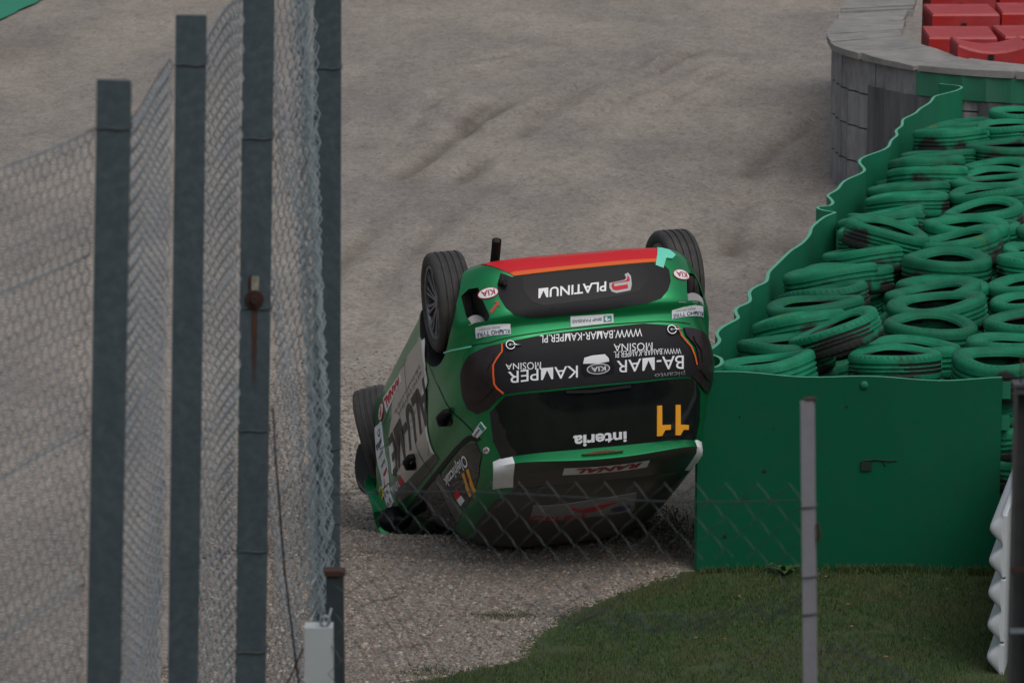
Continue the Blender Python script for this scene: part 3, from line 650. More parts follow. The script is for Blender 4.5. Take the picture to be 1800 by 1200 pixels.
# unseen dark tree mass behind the camera and all round, added to block low sky
def sky_blocking_trees():
    t = (1+5**.5)/2; v0 = np.array([(-1, t, 0), (1, t, 0), (-1, -t, 0), (1, -t, 0), (0, -1, t), (0, 1, t), (0, -1, -t), (0, 1, -t), (t, 0, -1), (t, 0, 1), (-t, 0, -1), (-t, 0, 1)], float)/math.hypot(1, t)
    f0 = np.array([(0, 11, 5), (0, 5, 1), (0, 1, 7), (0, 7, 10), (0, 10, 11), (1, 5, 9), (5, 11, 4), (11, 10, 2), (10, 7, 6), (7, 1, 8), (3, 9, 4), (3, 4, 2), (3, 2, 6), (3, 6, 8), (3, 8, 9), (4, 9, 5), (2, 4, 11), (6, 2, 10), (8, 6, 7), (9, 8, 1)])
    r = np.random.default_rng(4); V, F = [], []
    for k in range(900):
        if k < 420: x = r.uniform(-60, 60); y = -17-r.uniform(0, 7)-abs(x)*.03; z = r.uniform(0, 13)
        else:
            a = r.uniform(0, 2*PI); R_ = r.uniform(78, 92); x, y = R_*math.cos(a), 25+R_*math.sin(a); z = r.uniform(0, 17)
        n = len(V); s = r.uniform(2.2, 4.2)*(1.5 if k >= 420 else 1); V += [tuple(q) for q in v0*s*r.uniform(.75, 1.25, (12, 1))*[1, 1, .85]+[x, y, z]]; F += [tuple(q+n) for q in f0]
    return tag(mesh_obj('sky_blocking_trees', V, F, mat('sky_blocker_leaf', (.030, .045, .018), .9, noise=(.8, .6, (.015, .025, .01)))), kind='stuff')
sky_blocking_trees()

# loose stones in the near gravel: one heap nobody could count
def ico():
    t = (1+5**.5)/2; v = np.array([(-1, t, 0), (1, t, 0), (-1, -t, 0), (1, -t, 0), (0, -1, t), (0, 1, t), (0, -1, -t), (0, 1, -t), (t, 0, -1), (t, 0, 1), (-t, 0, -1), (-t, 0, 1)], float)/np.hypot(1, t)
    f = np.array([(0, 11, 5), (0, 5, 1), (0, 1, 7), (0, 7, 10), (0, 10, 11), (1, 5, 9), (5, 11, 4), (11, 10, 2), (10, 7, 6), (7, 1, 8), (3, 9, 4), (3, 4, 2), (3, 2, 6), (3, 6, 8), (3, 8, 9), (4, 9, 5), (2, 4, 11), (6, 2, 10), (8, 6, 7), (9, 8, 1)])
    return v, f
def bulk_mesh(name, V, F, m, col=None):
    """V (n,3), F (m,k) numpy -> mesh, with an optional per-face colour attribute"""
    me = bpy.data.meshes.new(name); k = F.shape[1]
    me.vertices.add(len(V)); me.vertices.foreach_set('co', np.ascontiguousarray(V, dtype=np.float32).ravel())
    me.loops.add(F.size); me.loops.foreach_set('vertex_index', np.ascontiguousarray(F, dtype=np.int32).ravel())
    me.polygons.add(len(F)); me.polygons.foreach_set('loop_start', np.arange(0, F.size, k, dtype=np.int32)); me.polygons.foreach_set('loop_total', np.full(len(F), k, dtype=np.int32))
    me.update(calc_edges=True); me.materials.append(m)
    if col is not None:
        at = me.attributes.new('tint', 'FLOAT_COLOR', 'FACE'); at.data.foreach_set('color', np.c_[col, np.ones(len(col))].astype(np.float32).ravel())
    return link(bpy.data.objects.new(name, me))
def tint_mat(name, rough, spec=.3, trans=0):
    m = bpy.data.materials.new(name); m.use_nodes = True; b = m.node_tree.nodes['Principled BSDF']
    a = m.node_tree.nodes.new('ShaderNodeAttribute'); a.attribute_name = 'tint'; m.node_tree.links.new(a.outputs['Color'], b.inputs['Base Color'])
    b.inputs['Roughness'].default_value = rough; b.inputs['Specular IOR Level'].default_value = spec
    if trans: b.inputs['Subsurface Weight'].default_value = 0
    return m
iv, iff = ico(); N = 88000
px_ = RNG.uniform(-1.9, 1.9, N*2); py_ = 20.6+10*RNG.random(N*2)
keep = (RNG.random(N*2) < 1-np.clip((py_-22.5)/7.8, 0, 1)**.8) & np.array([x < grass_edge(y)+.05 or y > 23.7 for x, y in zip(px_, py_)]) & ~((px_ > 1.0) & (py_ > 23.4)); px_, py_ = px_[keep][:N], py_[keep][:N]; N = len(px_)
pz = np.array([gz(x, y) for x, y in zip(px_, py_)])
size = RNG.lognormal(math.log(.0082), .36, N).clip(.004, .026)
sc3 = size[:, None]*RNG.uniform(.7, 1.3, (N, 3))*np.array([1, 1, .7]); ang = RNG.uniform(0, 2*PI, N); tl = RNG.uniform(-.6, .6, N)
P = iv[None]*sc3[:, None]*(1+RNG.uniform(-.18, .18, (N, 12, 1)))
y2 = P[..., 1]*np.cos(tl)[:, None]-P[..., 2]*np.sin(tl)[:, None]; z2 = P[..., 1]*np.sin(tl)[:, None]+P[..., 2]*np.cos(tl)[:, None]
x3 = P[..., 0]*np.cos(ang)[:, None]-y2*np.sin(ang)[:, None]; y3 = P[..., 0]*np.sin(ang)[:, None]+y2*np.cos(ang)[:, None]
V = np.stack([x3+px_[:, None], y3+py_[:, None], z2+(pz-size*.05)[:, None]], -1).reshape(-1, 3)
F = (iff[None]+12*np.arange(N)[:, None, None]).reshape(-1, 3)
pal = np.array([(.30, .26, .225), (.25, .22, .19), (.36, .32, .285), (.20, .165, .14), (.46, .43, .39), (.28, .20, .165), (.16, .14, .13), (.26, .255, .25)])*np.array([1.0, .975, .94])*.78
cc = pal[RNG.choice(len(pal), N, p=[.24, .2, .15, .12, .08, .08, .07, .06])]*RNG.uniform(.8, 1.15, (N, 1))
tag(bulk_mesh('gravel_stones', V, F, tint_mat('stone', .85), np.repeat(cc, 20, 0)), kind='stuff')

# grass blades
def blades(name, pts, hmin, hmax, wid, pal):
    n = len(pts); pts = np.asarray(pts); a = RNG.uniform(0, 2*PI, n); h = RNG.uniform(hmin, hmax, n); w = RNG.uniform(.6, 1.3, n)*wid
    ln = RNG.uniform(.1, .75, n)*h; la = RNG.uniform(0, 2*PI, n); dx, dy = np.cos(a)*w, np.sin(a)*w
    b1 = pts-np.c_[dx, dy, 0*dx]; b2 = pts+np.c_[dx, dy, 0*dx]
    mid = pts+np.c_[np.cos(la)*ln*.3, np.sin(la)*ln*.3, h*.6]; top = pts+np.c_[np.cos(la)*ln, np.sin(la)*ln, h]
    V = np.stack([b1, b2, mid+np.c_[dx, dy, 0*dx]*.7, mid-np.c_[dx, dy, 0*dx]*.7, top], 1).reshape(-1, 3)
    base = 5*np.arange(n)[:, None]; F = np.concatenate([np.c_[base, base+1, base+2], np.c_[base, base+2, base+3], np.c_[base+3, base+2, base+4]], 0)
    pal = np.array(pal); c = pal[RNG.integers(0, len(pal), n)]*RNG.uniform(.75, 1.25, (n, 1))
    dry = np.array([max(0, min(1, .1+2.2*nz(p[0], p[1], 1.9)+1.6*nz(p[0]+5, p[1], 5))) for p in pts])[:, None]*.6; c = c*(1-dry)+dry*np.array([.095, .095, .04])
    return tag(bulk_mesh(name, V, F, tint_mat(name+'_leaf', .6, .25), np.tile(c, (3, 1))), kind='stuff')
G = []
while len(G) < 70000:
    y = 20.4+3.2*RNG.random(); x = RNG.uniform(-1.2, 3.3); d = x-grass_edge(y)-.16*nz(x, y, 3.3)-.08*nz(x, y, 9)
    if d < -.02 or (d < .22 and RNG.random() > d/.22+.12): continue
    if nz(x+3, y, 2.4)+.6*nz(x, y+7, 7) < -.42 and RNG.random() < .75: continue
    G.append((x, y, gh(x, y)-.004))
GP = [(.036, .098, .020), (.045, .105, .020), (.03, .085, .020), (.06, .10, .028), (.08, .095, .038), (.026, .075, .02)]
blades('grass', G, .012, .036, .0020, GP)
G = []
while len(G) < 2600:                                         # taller tufts along the foot of the green panel
    x = RNG.uniform(1.1, 2.95); c = nz(x, 2, 5)
    if c < -.05 and RNG.random() < .8: continue
    y = 23.5-abs(RNG.normal(0, .035)); G.append((x, y, gh(x, y)-.01))
blades('tall_grass', G, .02, .07, .0030, [(.06, .10, .03), (.045, .085, .025), (.09, .10, .04)])
G = []
while len(G) < 4200:                                         # moss and weeds in the gravel beside the barrier and sparse tufts
    k = RNG.random()
    if k < .55: x, y = RNG.normal(.98, .09), RNG.normal(24.6, .35)
    elif k < .7: x, y = RNG.normal(-.05, .12), RNG.normal(22.6, .05)
    elif k < .8: x, y = RNG.normal(-.45, .08), RNG.normal(21.45, .06)
    else: x, y = RNG.uniform(-.8, .6), RNG.uniform(21, 23.2)
    if k >= .8 and nz(x, y, 4) < .28: continue
    G.append((x, y, gz(x, y)))
blades('weeds', G, .006, .02, .0025, [(.06, .09, .035), (.07, .095, .03), (.08, .085, .04)])
def leaf_weed(c, n, r, h, name, label):
    mb = MB()
    for i in range(n):
        a = 2*PI*i/n+random.uniform(-.3, .3); L = r*random.uniform(.7, 1.2); hh = h*random.uniform(.5, 1.1); ca, sa = math.cos(a), math.sin(a); w = L*.16
        V = []
        for t, ww in ((0, .35), (.3, 1), (.65, .9), (1, .05)):
            x = t*L; z = hh*(math.sin(t*2.2)); V += [(c[0]+ca*x-sa*w*ww, c[1]+sa*x+ca*w*ww, c[2]+z), (c[0]+ca*x+sa*w*ww, c[1]+sa*x-ca*w*ww, c[2]+z)]
        mb.add(V, [(0, 1, 3, 2), (2, 3, 5, 4), (4, 5, 7, 6)])
    o = mb.build(name, mat(name, (.045, .09, .025), .6), None, True); return tag(o, label, 'weed')
leaf_weed((1.62, 23.40, gh(1.62, 23.4)), 9, .12, .07, 'leafy_weed', 'broad leafed weed at the foot of the green panel behind the grey post')
mb = MB()
for i in range(34):                                          # fallen leaves
    y = random.uniform(20.9, 23.4); x = random.uniform(grass_edge(y)+.05, 3.0); z = gh(x, y)+random.uniform(.012, .03); a = random.uniform(0, 6.3); r = random.uniform(.008, .022)
    mb.add([(x+r*math.cos(a), y+r*math.sin(a), z), (x-.5*r*math.sin(a), y+.5*r*math.cos(a), z+.006), (x-r*math.cos(a), y-r*math.sin(a), z+.003), (x+.5*r*math.sin(a), y-.5*r*math.cos(a), z+.008)], [(0, 1, 2, 3)], i % 3)
tag(mb.build('fallen_leaves', [mat('leaf_brown', (.10, .045, .02), .8), mat('leaf_ochre', (.22, .15, .05), .8), mat('leaf_pale', (.30, .28, .2), .8)]), kind='stuff')

# ------------------------------------------------------------------ tyre barrier
def paint_rubber():
    """black rubber under green paint that thins out on the lower tread"""
    m = mat('painted_tyre', (.012, .235, .125), .62, 0, 0, .25); n = m.node_tree.nodes; l = m.node_tree.links; b = n['Principled BSDF']
    tc = n.new('ShaderNodeTexCoord'); oi = n.new('ShaderNodeObjectInfo'); geo = n.new('ShaderNodeNewGeometry')
    off = n.new('ShaderNodeVectorMath'); off.operation = 'ADD'; cmb = n.new('ShaderNodeCombineXYZ')
    mul = n.new('ShaderNodeMath'); mul.operation = 'MULTIPLY'; mul.inputs[1].default_value = 37; l.new(oi.outputs['Random'], mul.inputs[0])
    for i in range(3): l.new(mul.outputs[0], cmb.inputs[i])
    l.new(tc.outputs['Object'], off.inputs[0]); l.new(cmb.outputs[0], off.inputs[1])
    def noise(sc, d=4):
        t = n.new('ShaderNodeTexNoise'); t.inputs['Scale'].default_value = sc; t.inputs['Detail'].default_value = d; l.new(off.outputs[0], t.inputs['Vector']); return t.outputs['Fac']
    def math_(op, a, bb):
        x = n.new('ShaderNodeMath'); x.operation = op
        for i, v in enumerate((a, bb)):
            if isinstance(v, (int, float)): x.inputs[i].default_value = v
            else: l.new(v, x.inputs[i])
        return x.outputs[0]
    sx = n.new('ShaderNodeSeparateXYZ'); l.new(tc.outputs['Object'], sx.inputs[0])
    rad0 = math_('SQRT', math_('ADD', math_('MULTIPLY', sx.outputs[0], sx.outputs[0]), math_('MULTIPLY', sx.outputs[1], sx.outputs[1])), 0)
    inner = math_('MULTIPLY', math_('LESS_THAN', rad0, .278), math_('LESS_THAN', math_('ABSOLUTE', sx.outputs[2], 0), .058))
    bare = math_('ADD', math_('ADD', math_('MULTIPLY', sx.outputs[2], -2.6), math_('MULTIPLY', noise(3.2), 1.6)), inner)
    r = n.new('ShaderNodeValToRGB'); r.color_ramp.elements[0].position = .82; r.color_ramp.elements[1].position = .95; l.new(bare, r.inputs[0])
    hue = n.new('ShaderNodeValToRGB'); e = hue.color_ramp.elements; e[0].position = .35; e[0].color = (.004, .135, .068, 1); e[1].position = .62; e[1].color = (.008, .195, .098, 1)
    l.new(noise(7, 5), hue.inputs[0])
    ye = n.new('ShaderNodeValToRGB'); ye.color_ramp.elements[0].position = .66; ye.color_ramp.elements[1].position = .78; l.new(noise(4.4, 3), ye.inputs[0])
    def mix(f, a, bb):
        x = n.new('ShaderNodeMix'); x.data_type = 'RGBA'; l.new(f, x.inputs[0])
        for s, v in ((6, a), (7, bb)):
            if isinstance(v, tuple): x.inputs[s].default_value = (*v, 1)
            else: l.new(v, x.inputs[s])
        return x.outputs[2]
    c = mix(ye.outputs[0], hue.outputs[0], (.055, .13, .024)); hv = n.new('ShaderNodeHueSaturation'); mr = n.new('ShaderNodeMapRange'); mr.inputs[3].default_value = .70; mr.inputs[4].default_value = 1.12; l.new(oi.outputs['Random'], mr.inputs[0]); l.new(mr.outputs[0], hv.inputs['Value']); l.new(c, hv.inputs['Color'])
    c = mix(r.outputs[0], hv.outputs[0], (.022, .024, .023)); l.new(c, b.inputs['Base Color'])
    # tread blocks as relief: lateral grooves round the crown
    at = math_('ARCTAN2', sx.outputs[1], sx.outputs[0]); wv = n.new('ShaderNodeMath'); wv.operation = 'SINE'
    l.new(math_('ADD', math_('MULTIPLY', at, 46), math_('MULTIPLY', sx.outputs[2], 60)), wv.inputs[0])
    rad = math_('SQRT', math_('ADD', math_('MULTIPLY', sx.outputs[0], sx.outputs[0]), math_('MULTIPLY', sx.outputs[1], sx.outputs[1])), 0)
    mk = n.new('ShaderNodeMapRange'); mk.inputs[1].default_value = .272; mk.inputs[2].default_value = .285; l.new(rad, mk.inputs[0])
    hgt = math_('MULTIPLY', math_('GREATER_THAN', wv.outputs[0], .62), mk.outputs[0])
    bp = n.new('ShaderNodeBump'); bp.inputs['Strength'].default_value = .8; bp.inputs['Distance'].default_value = .018; bp.invert = True; l.new(hgt, bp.inputs['Height'])
    b2 = n.new('ShaderNodeBump'); b2.inputs['Strength'].default_value = .25; b2.inputs['Distance'].default_value = .006; l.new(noise(30, 5), b2.inputs['Height']); l.new(bp.outputs[0], b2.inputs['Normal'])
    l.new(b2.outputs[0], b.inputs['Normal'])
    return m
M_TYRE = paint_rubber()
def tyre_mesh(R, w, rin, seed):
    rg = random.Random(seed); h = w/2
    pr = [(rin, -h*.62), (rin+.006, -h*.78), (rin+.016, -h*.80), (rin+.022, -h*.90), (R*.80, -h*1.0), (R*.90, -h*1.0), (R*.955, -h*.95), (R*.99, -h*.82), (R, -h*.66)]
    for y in (-.32, .0, .32): pr += [(R+.001, h*y-.012), (R-.008, h*y-.007), (R-.008, h*y+.007), (R+.001, h*y+.012)] if y else [(R+.002, -.012), (R-.007, -.007), (R-.007, .007), (R+.002, .012)]
    pr += [(R, h*.66), (R*.99, h*.82), (R*.955, h*.95), (R*.90, h*1.0), (R*.80, h*1.0), (rin+.022, h*.90), (rin+.016, h*.80), (rin+.006, h*.78), (rin, h*.62), (rin+.02, h*.50), (R*.90, h*.68), (R*.93, 0), (R*.90, -h*.68), (rin+.02, -h*.50)]
    mb = MB(); mb.lathe(pr, 56, 'z', closed=True); V = []
    a1, a2 = rg.uniform(0, 2*PI), rg.uniform(0, 2*PI); q1, q2 = rg.uniform(-.02, .02), rg.uniform(-.004, .004)
    for x, y, z in mb.V:
        a = math.atan2(y, x); s = 1+q1*math.cos(2*(a-a1)); r = math.hypot(x, y); sag = -.011*math.sin(2*(a-a2))*(r/R)
        V.append((x*s, y*s, z+sag+q2*math.cos(3*a)))
    me = bpy.data.meshes.new('tyre'); me.from_pydata(V, [], mb.F); me.materials.append(M_TYRE)
    me.polygons.foreach_set('use_smooth', np.ones(len(me.polygons), dtype=bool)); me.set_sharp_from_angle(angle=math.radians(50)); me.update(); return me
TM = [tyre_mesh(.30, .185, .185, 1), tyre_mesh(.285, .165, .18, 2), tyre_mesh(.32, .20, .19, 3), tyre_mesh(.30, .205, .20, 4), tyre_mesh(.31, .225, .185, 5), tyre_mesh(.315, .18, .205, 6), tyre_mesh(.292, .195, .17, 7)]
LX = [(23.9, 1.56), (24.87, 1.72), (25.69, 1.95), (26.68, 2.15), (27.55, 2.38), (28.74, 2.62), (29.8, 2.86), (30.78, 3.10), (32.05, 3.38), (33.08, 3.59), (34.4, 3.88)]
CX = [(23.9, 2.24), (24.34, 2.38), (25.33, 2.66), (26.58, 2.80), (27.16, 2.88), (28.04, 3.10), (28.74, 3.28), (29.55, 3.48), (30.92, 3.70), (32.47, 3.96), (34.4, 4.32)]
def ordinal(i): return ['nearest', 'second', 'third', 'fourth', 'fifth', 'sixth', 'seventh', 'eighth', 'ninth', 'tenth', 'eleventh', 'twelfth', 'thirteenth', 'fourteenth', 'fifteenth', 'sixteenth', 'seventeenth', 'eighteenth', 'nineteenth', 'twentieth', 'twenty first', 'twenty second', 'twenty third', 'twenty fourth', 'twenty fifth', 'twenty sixth'][i]
def place_tyre(x, y, z, tx, ty, k, label, group):
    o = bpy.data.objects.new('tyre', TM[k]); link(o); o.location = (x, y, z)
    o.rotation_euler = (Matrix.Rotation(math.radians(tx), 3, 'X') @ Matrix.Rotation(math.radians(ty), 3, 'Y') @ Matrix.Rotation(random.uniform(0, 6.28), 3, 'Z')).to_euler()
    return tag(o, label, 'tyre', group)

rt_ = random.Random(21)
GRP = 'green painted tyres packed in the barrier'
def column(nm, xy, dx, y0, n, pitch, leans, layers, back):
    for i in range(n):
        y = y0+pitch*i; x = float(np.interp(y, [a for a, b in xy], [b for a, b in xy]))+dx+rt_.uniform(-.05, .05)
        ln = leans[i % len(leans)]; fw_ = back+rt_.uniform(-3, 4); z = 1.12+rt_.uniform(-.06, .06); k0 = rt_.randrange(7)
        which = 'nearest' if i == 0 else 'farthest' if i == n-1 else ordinal(i)+' nearest'
        for j in range(layers if i else max(layers, 3)):
            if z-.192*j < .07: break
            if j == 0: a, b, ox, oy = fw_, ln, 0, 0
            else: a, b, ox, oy = fw_*.7+rt_.uniform(-2.5, 2.5), ln*.75+rt_.uniform(-4, 4), rt_.uniform(-.09, .09), rt_.uniform(.02, .2) if j == 1 else rt_.uniform(-.05, .1)
            k = (k0+j*3) % 7
            lean = 'steeply leaning' if abs(b) > 10 else 'leaning' if abs(b) > 4.5 else 'flat lying'
            lab = f'{lean} green top tyre, {which} stack {nm}' if j == 0 else f'green and black {["", "second", "third"][min(j, 2)]} tyre down, {which} stack {nm}'
            if j > 2: lab = f'green tyre {["fourth", "fifth", "sixth"][j-3]} from the top, {which} stack {nm}'
            place_tyre(x+ox, y+oy, z-.192*j-rt_.uniform(0, .012), a, b, k, lab, GRP)
column('along the wavy belt', LX, 0, 23.94, 19, .56, [-9, -4, -10, -6, -9, -8, -3, -6, -9, -7, -8, -4, -5, -3, -4, -3, -2, 0], 3, -8)
column('in the middle column', CX, .02, 24.0, 19, .56, [-1, 1, 2, -7, -9, 1, 0, -11, 1, 5, -9, -7, -4, -5, -3, -2, -2, -1], 3, -1)
column('in the right hand column', CX, .655, 23.93, 10, .56, [0, -2, -6, -4, -4, -7, -3, 3, -4], 6, -2)
for j in range(0): place_tyre(2.90+rt_.uniform(-.02, .02), 23.93, 1.125-.192*j, 0, rt_.uniform(-2, 2), j % 5, f'green tyre seen edge on past the right end of the green panel, {["upper", "middle", "lower"][j-3]} of three', GRP)
place_tyre(1.98, 24.40, 1.27, -6, -22, 1, 'tyre tipped steeply on edge between the left and middle columns near the front', GRP)
place_tyre(2.60, 27.93, 1.25, 1, 13, 0, 'tyre with a bare black end tipped down to the left in the left column', GRP)
M_BELT = mat('belt_green', (.006, .165, .082), .55, 0, 0, .35, noise=[(2.2, .5, (.008, .19, .095)), (6, .4, (.02, .125, .075), (1, 1, .15)), (11, .3, (.016, .135, .08))], bump=(14, .12, .01))
M_EDGE = mat('belt_edge', (.10, .36, .24), .7)
BT = [(1.10, 23.60), (1.15, 23.69), (1.235, 23.75), (1.255, 23.98), (1.17, 24.14), (1.265, 24.46), (1.29, 24.80), (1.395, 25.18), (1.43, 25.46), (1.52, 25.78), (1.60, 26.28), (1.69, 26.58), (1.78, 27.12), (1.92, 27.55), (2.03, 27.97), (2.11, 28.46), (2.22, 28.80), (2.25, 29.00), (2.34, 29.18), (2.24, 29.36), (2.33, 29.52), (2.36, 29.90), (2.47, 30.34), (2.69, 31.06), (2.74, 31.58), (3.01, 32.35), (3.16, 33.08), (3.30, 33.85), (3.58, 34.70), (3.68, 35.2), (3.98, 35.70), (3.80, 36.0)]
def catmull(P, n=6):
    P = [np.array(p, float) for p in P]; P = [2*P[0]-P[1]]+P+[2*P[-1]-P[-2]]; out = []
    for i in range(1, len(P)-2):
        for k in range(n):
            t = k/n; a, b, c, d = P[i-1:i+3]; out.append(.5*(2*b+(c-a)*t+(2*a-5*b+4*c-d)*t*t+(3*b-a-3*c+d)*t**3))
    return out+[P[-2]]
def wall_ribbon(name, pts, z0, z1, th, mats, label, cat, lean=0., top=None):
    V, F, M = [], [], []; n = len(pts); rows = 9
    for i, p in enumerate(pts):
        d = pts[min(n-1, i+1)]-pts[max(0, i-1)]; d /= np.linalg.norm(d)+1e-9; nn = np.array([-d[1], d[0]])*th/2
        zt = z1 if top is None else z1+top(i)
        for s in (1, -1):
            for r in range(rows):
                t = r/(rows-1); wob = .006*math.sin(i*.9+t*3)*t*(1-t); q = p+nn*s+nn/th*2*(wob+lean*(1-t)); V.append((q[0], q[1], z0+(zt-z0)*t))
    k = rows*2
    for i in range(n-1):
        a, b = i*k, (i+1)*k
        for r in range(rows-1):
            F += [(a+r, a+r+1, b+r+1, b+r), (a+rows+r, b+rows+r, b+rows+r+1, a+rows+r+1)]; M += [0, 0]
        F.append((a+rows-1, a+k-1, b+k-1, b+rows-1)); M.append(1)
    for e in (0, (n-1)*k): F += [tuple([e+r for r in range(rows)]+[e+k-1-r for r in range(rows)])]; M.append(0)
    o = mesh_obj(name, V, F, mats, None, True, M); o.data.set_sharp_from_angle(angle=math.radians(45)); return tag(o, label, cat)
wall_ribbon('belt_screen', [p+np.array([.014*math.sin(p[1]*8.1+1.8*math.sin(p[1]*1.7))+.008*math.sin(p[1]*4.3), 0])*min(1, max(0, (p[1]-23.8)/.5)) for p in catmull(BT, 8)], -.05, 1.22, .022, [M_BELT, M_EDGE], 'wavy green conveyor belt standing along the left side of the tyre barrier', 'barrier belt', .0, lambda i: .004*math.sin(i*.5))
FP = [np.array((1.092+.0*i, 23.60)) for i in range(1)]+[np.array((1.10+1.80*t, 23.585-.03*math.sin(t*PI)+.02*math.sin(t*7))) for t in np.linspace(0, 1, 26)]
M_PANEL = mat('panel_green', (.002, .096, .046), .6, 0, 0, .15, noise=[(1.1, .6, (.004, .082, .04)), (5, .35, (.008, .09, .05), (1, 1, .14)), (7, .3, (.018, .07, .045)), (24, .2, (.005, .115, .06))], bump=(5, .10, .03))
fp = wall_ribbon('front_panel', FP[1:], -.05, 1.215, .02, [M_PANEL, M_EDGE], 'smooth green rubber panel closing the near end of the tyre barrier', 'barrier panel', 0, lambda i: .010*math.sin(i*.55)-.0016*i)
fpy = lambda x: 23.585-.03*math.sin((x-1.1)/1.8*PI)+.02*math.sin((x-1.1)/1.8*7)-.0135
mb = MB(); mb.box((2.10, fpy(2.10), .66), (.065, .012, .055)); mb.build('slot', mat('slot_dark', (.006, .02, .012), .8), fp)
mb = MB(); mb.tube([(2.08, fpy(2.1), .69), (2.15, fpy(2.15), .70), (2.24, fpy(2.24), .692), (2.28, fpy(2.28), .695)], .005, 5); mb.tube([(2.19, fpy(2.2), .698), (2.215, fpy(2.2), .66)], .003, 5); mb.build('crack', mat('crack_dark', (.004, .02, .012), .8), fp)
mb = MB(); mb.lathe([(0, -.006), (.022, -.006), (.026, .004), (0, .004)], 16, 'y', (2.08, fpy(2.08)-.001, 1.15)); mb.build('bolt_head', M_BELT, fp, True)
for x, z, r in ((1.72, .30, .006), (1.35, .95, .006), (1.98, 1.02, .006), (1.55, .88, .004), (2.4, .93, .004), (1.27, .22, .012), (1.40, .45, .005), (1.50, .62, .012)):
    mb = MB(); mb.lathe([(0, -.002), (r, -.001), (r, .002)], 8, 'y', (x, fpy(x), z)); mb.build('scuff', M_ARCH, fp)
mb = MB(); mb.box((2.93, 23.72, 1.10), (.05, .22, .10)); mb.box((2.93, 23.72, .9), (.05, .22, .08)); tag(mb.build('belt_offcut', M_BELT), 'short green belt strips peeking out past the right end of the green panel', 'strip')
# ------------------------------------------------------------------ curved concrete barrier with slabs on top
M_CONC = mat('barrier_concrete', (.27, .27, .285), .85, noise=[(1.6, .6, (.19, .19, .20)), (5, .75, (.11, .112, .12), (1, 1, .10)), (9, .5, (.33, .325, .32)), (17, .4, (.10, .10, .11), (1, 1, .3))], bump=(22, .4, .012))
M_SLAB = mat('slab_concrete', (.29, .275, .262), .9, 0, 0, .2, noise=[(2.1, .7, (.18, .172, .168)), (14, .5, (.30, .285, .27)), (5, .5, (.13, .125, .125))], bump=(18, .4, .01))
M_SHEET = mat('rubber_sheet', (.085, .088, .096), .6, noise=[(6, .8, (.17, .17, .18), (1, 1, .08)), (13, .7, (.035, .036, .04), (1, 1, .12)), (3, .4, (.12, .12, .12))])
M_BAND = mat('green_band', (.02, .17, .10), .7, noise=(3, .6, (.05, .14, .10)))
WO = catmull([(3.75, 44.5), (3.42, 41.3), (3.17, 39.5), (3.04, 38.65), (3.00, 38.15), (3.03, 37.60), (3.16, 37.18), (3.40, 36.66), (3.66, 36.27), (4.04, 35.96), (4.56, 35.72), (5.0, 35.55), (5.9, 35.3)], 8)
WI = catmull([(4.50, 44.5), (4.05, 41.0), (3.93, 40.1), (3.80, 39.4), (3.73, 38.75), (3.74, 38.0), (3.90, 37.40), (4.12, 36.82), (4.38, 36.45), (4.70, 36.15), (5.02, 35.95), (5.4, 35.8), (6.1, 35.6)], 8)
wallr = empty('concrete_barrier', (3.1, 37.5, 0)); tag(wallr, 'curved grey concrete barrier of stacked blocks with cracked slabs along its top', 'barrier')
def arc_path(P):
    P = np.array([(p[0], p[1]) for p in P]); s = np.r_[0, np.cumsum(np.linalg.norm(np.diff(P, axis=0), axis=1))]
    return lambda t: np.array([np.interp(t, s, P[:, 0]), np.interp(t, s, P[:, 1])]), s[-1]
fo, LO = arc_path(WO); fi, LI = arc_path(WI)
def local(o, root): o.parent = root; o.matrix_parent_inverse = root.matrix_world.inverted() if False else Matrix.Translation(-Vector(root.location)); return o
def course_piece(t0, t1, z0, z1, m, name, off=0.0, th=.5, scal=.038):
    ts = np.linspace(t0, t1, max(3, int((t1-t0)/.045))); V = []
    for t in ts:
        p = fo(t); d = fo(min(LO, t+.02))-fo(max(0, t-.02)); d /= np.linalg.norm(d); nn = np.array([d[1], -d[0]])   # outward
        q = fo(t)+(nn)*( -scal*abs(math.sin(t*PI/.24))**.6+off); qi = p-nn*th
        V += [(q[0], q[1], z0), (q[0], q[1], z1), (qi[0], qi[1], z1), (qi[0], qi[1], z0)]
    n = len(ts); F = [(i*4+j, (i+1)*4+j, (i+1)*4+(j+1) % 4, i*4+(j+1) % 4) for i in range(n-1) for j in range(4)]+[(3, 2, 1, 0), tuple((n-1)*4+j for j in range(4))]
    return local(mesh_obj(name, V, F, m), wallr)
chk = fo(LO*.5)
_d = fo(LO*.5+.02)-fo(LO*.5-.02)
zc = [-.06, .31, .325, .64, .655, .96, .975, 1.285]
for c in range(4):
    t = .0-.2*(c % 2)
    while t < LO-.05:
        L = .72; course_piece(max(0, t)+.006, min(LO, t+L)-.006, zc[2*c], zc[2*c+1], M_CONC, 'block'); t += L
def t_of(x, y): 
    tt = np.linspace(0, LO, 800); P = np.array([fo(t) for t in tt]); return tt[np.argmin(np.hypot(P[:, 0]-x, P[:, 1]-y))]
ta, tb, tc_, td, te = t_of(3.24, 37.0), t_of(3.80, 36.1), t_of(3.62, 36.3), t_of(4.13, 35.9), t_of(4.62, 35.7)
course_piece(ta, tb, .02, 1.06, M_SHEET, 'rubber_sheet', .012, .03, .034); course_piece(td, te, .02, 1.06, M_SHEET, 'rubber_sheet', .012, .03, .034)
course_piece(tc_, LO, 1.07, 1.283, M_BAND, 'painted_band', .010, .03, .02)
course_piece(te+.02, LO, .02, 1.06, M_BAND, 'painted_band', .010, .03, .02)
cuts = [0, .055, .10, .155, .205, .25, .30, .345, .375, .405, .42, .45, .485, .56, .615, .69, .77, .86, 1.0]
rg = random.Random(11)
